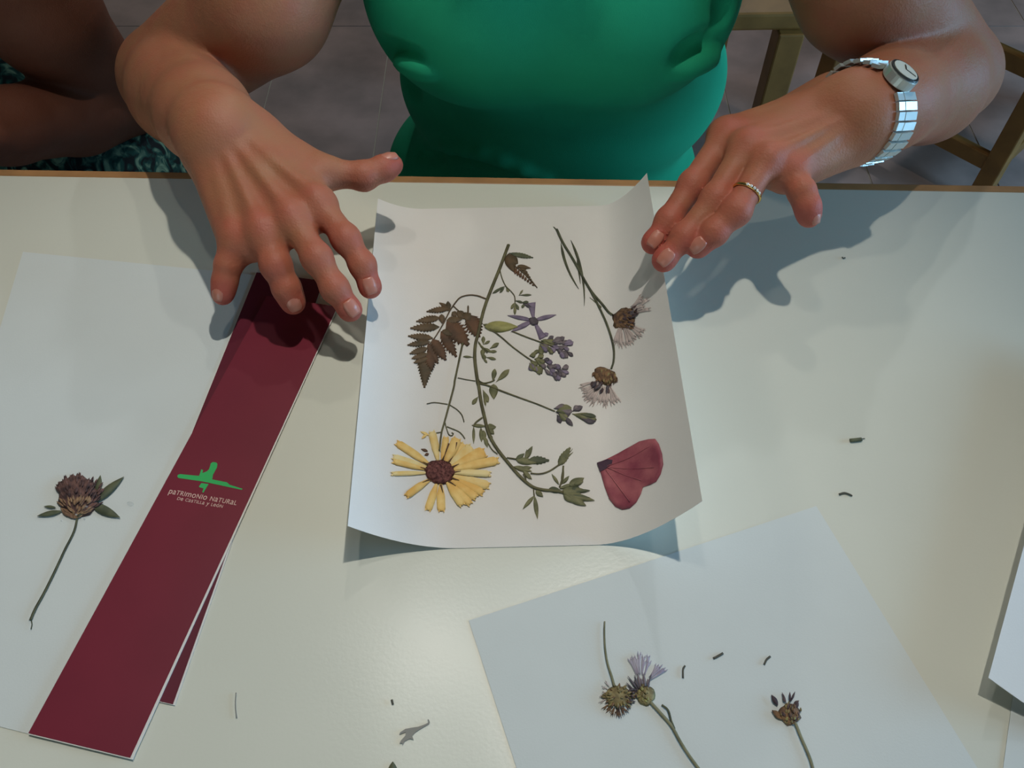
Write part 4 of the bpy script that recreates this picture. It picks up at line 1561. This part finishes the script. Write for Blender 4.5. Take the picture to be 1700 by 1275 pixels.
# ---- ring ------------------------------------------------------------------------------
rp0, rp1 = l_f[2][0][0], l_f[2][0][1]
rax = unit(rp1 - rp0)
rc = rp0 + (rp1 - rp0) * .66
ring_o = thing('finger_ring', rc, 'thin gold ring with small clear stones on the hand wearing the watch', 'ring')
f1_ = unit(np.cross(rax, UP))
f2_ = np.cross(f1_, rax)
f2_ = f2_ if f2_[2] > 0 else -f2_
v, f = [], []
n1, n2 = 40, 8
for i in range(n1):
    th = 2 * math.pi * i / n1
    o_ = f1_ * math.cos(th) + f2_ * math.sin(th)
    for j in range(n2):
        ph = 2 * math.pi * j / n2
        v.append(rc + o_ * (.0098 + .0008 * math.cos(ph)) + rax * .0013 * math.sin(ph))
for i in range(n1):
    for j in range(n2):
        f.append((i * n2 + j, ((i + 1) % n1) * n2 + j, ((i + 1) % n1) * n2 + (j + 1) % n2, i * n2 + (j + 1) % n2))
link_mesh('band', v, f, M['gold'], ring_o)
camdir = unit(CAM - rc)
th0 = math.atan2(float(camdir @ f2_), float(camdir @ f1_))
for k in range(5):
    th = th0 + R((k - 2) * 14 + 14)
    o_ = f1_ * math.cos(th) + f2_ * math.sin(th)
    tt = -f1_ * math.sin(th) + f2_ * math.cos(th)
    c = rc + o_ * .0108
    vs = [c + (tt * math.cos(q) + rax * math.sin(q)) * .0011 for q in [i * math.pi / 4 for i in range(8)]] + [c + o_ * .0010, c - o_ * .0008]
    fs_ = [(i, (i + 1) % 8, 8) for i in range(8)] + [((i + 1) % 8, i, 9) for i in range(8)]
    link_mesh('gemstone', vs, fs_, M['stone'], ring_o, smooth=False)

# ---- second person, at the left -------------------------------------------------------
bE = AY(196, 172, 0.83)
bW = AD(-75, 228, bE, 0.235, False)
bU = AD(70, 25, bE, 0.15, False)
bS = bU + unit(bU - bE) * .12 + np.array([-.02, .03, .05])
bh = unit(bW - bE)
b_up = UP
kx_ = unit(np.cross(UP, bh))
b_mcp = [bW + bh * .085 + kx_ * q for q in (-.030, -.010, .010, .029)]
b_f = []
for q, m in enumerate(b_mcp):
    L_ = (.042, .046, .043, .034)[q]
    b_f.append(([m, m + bh * L_ - UP * .006, m + bh * (L_ * 1.55) - UP * .018, m + bh * (L_ * 1.85) - UP * .030], .0088))
b_th = ([bW + bh * .03 - kx_ * .025 - UP * .008, bW + bh * .07 - kx_ * .045 - UP * .012, bW + bh * .10 - kx_ * .050 - UP * .016, bW + bh * .122 - kx_ * .048 - UP * .02], .0100)
print('P2', bE.round(3), bW.round(3), bU.round(3), bS.round(3))
BA = build_arm(bS, bU, bE, bW, b_mcp, b_f, b_th, (.054, .054, .043, .043, .029), b_up, h=.0022)
X2 = float(bS[0]) - .20
h2 = np.array([X2, .78, 1.20])
H2 = Field((X2 - .22, .55, .60), (X2 + .24, 1.15, 1.36), .006)
head(H2, h2, unit(np.array([.25, -1, -.4])))
H2.add(C((X2, .86, 1.0), h2 + np.array([0, .03, -.05]), .054, .05), .02)
H2.add(E((X2, .90, .90), (.13, .075, .14)), .05)
p2v, p2q = H2.mesh()
p2 = np_mesh('person', [(p2v, p2q), BA[:2]], M['skin2'], None, (X2, .9, .45), BA[2])
tag(p2, 'person with a bare bent arm in a dark teal print dress, at the far left', 'person')
face_parts(h2, unit(np.array([.25, -1, -.4])), p2)
H3 = Field((X2 - .25, .5, 1.0), (X2 + .25, 1.1, 1.42), .006)
M3h = frame(unit(np.array([.25, -1, -.4])), UP)
H3.add(E(h2 + M3h[2] * .045 - M3h[0] * .022, (.102, .092, .098), M3h), .01)
H3.add(E(h2 - M3h[0] * .06 - M3h[2] * .03, (.06, .085, .10), M3h), .03)
H3.sub(E(h2 + M3h[0] * .10 - M3h[2] * .035, (.075, .066, .095), M3h), .01)
np_mesh('hair', [H3.mesh()], M['hair'], p2)
DR = Field((X2 - .30, .40, .02), (X2 + .52, 1.10, 1.04), .007)
DR.add(E((X2, .92, .82), (.165, .12, .20)), .03)
DR.add(E((X2, .91, .60), (.18, .14, .14)), .05)
DR.add(E((X2 + .01, .90, .95), (.15, .09, .08)), .04)
DR.add(C((X2 + .10, .90, .50), H(175, 292, -.215), .105, .090), .05)
DR.add(C((X2 - .08, .88, .50), (X2 - .05, .50, .50), .095, .075), .04)
kn2 = H(175, 292, -.215)
DR.add(C(kn2, (kn2[0], kn2[1] + .02, .12), .085, .10), .04)
DR.add(C((X2 - .05, .50, .50), (X2 - .05, .52, .12), .08, .10), .04)
np_mesh('dress', [DR.mesh()], M['print'], p2)
SHO = Field((X2 - .30, .30, -.005), (X2 + .55, 1.0, .22), .006)
for q in (np.array([kn2[0], kn2[1] + .02, .0]), np.array([X2 - .05, .52, 0])):
    SHO.add(C(q + np.array([0, .02, .04]), q + np.array([0, -.15, .035]), .038, .032), .01)
    SHO.add(C(q + np.array([0, .01, .04]), q + np.array([0, .01, .15]), .035, .035), .02)
np_mesh('shoes', [SHO.mesh()], M['trouser'], p2)


# ================================================================== CHAIRS
def chair(name, label, corner, xdir, ydir, w, d, seat_z, leg, stretch, mm, seat_t=.03, rails=True):
    """corner = front-right leg position; xdir, ydir horizontal unit vectors of the seat"""
    corner = np.array([corner[0], corner[1], 0.0])
    xdir, ydir = unit(xdir), unit(ydir)
    root = thing(name, corner + xdir * w / 2 + ydir * d / 2, label, 'chair', None)
    pts = [corner, corner + xdir * w, corner + ydir * d, corner + xdir * w + ydir * d]
    for k, p in enumerate(pts):
        top_ = seat_z if k < 2 else seat_z + .40
        box('leg', p + UP * top_ / 2, xdir * leg / 2, ydir * leg / 2, UP * top_ / 2, M[mm], root, .003)
    c = root['_o']
    box('seat', np.array(c) + UP * (seat_z + seat_t / 2 - .0), xdir * (w / 2 + leg / 2), ydir * (d / 2 + leg / 2 - .012), UP * seat_t / 2, M[mm], root, .005)
    for z in stretch:
        for p, q in ((pts[0], pts[1]), (pts[0], pts[2]), (pts[1], pts[3])):
            box('stretcher', (p + q) / 2 + UP * z, unit(q - p) * (np.linalg.norm(q - p) / 2 - leg * .4), np.cross(UP, unit(q - p)) * .010, UP * .016, M[mm], root, .002)
    for z in (.20, .33):
        p, q = pts[2], pts[3]
        box('back_rail', (p + q) / 2 + UP * (seat_z + z), unit(q - p) * (np.linalg.norm(q - p) / 2), np.cross(UP, unit(q - p)) * .010, UP * .030, M[mm], root, .003)
    return root


# chair behind her, its front rail and one leg show beside the shirt
cA = AY(1303, 75, 1.29)
chair('wooden_chair', 'honey-coloured wooden chair behind the green shirt, standing on the tiles', (cA[0], 1.29), (-1, -.03, 0), (-.03, 1, 0), .42, .40, .43, .042, [], 'wood')
P1, P2 = np.array([.674, 1.635]), np.array([.946, 1.350])
dP = P2 - P1
nP = np.array([-dP[1], dP[0]])
chair('wooden_chair', 'wooden chair with low stretchers standing beyond the elbow with the watch', tuple(P1), (dP[0], dP[1], 0), (nP[0], nP[1], 0), float(np.linalg.norm(dP)), .40, .45, .036, [.10, .30], 'wood')

for o in bpy.data.objects:
    if '_o' in o:
        del o['_o']
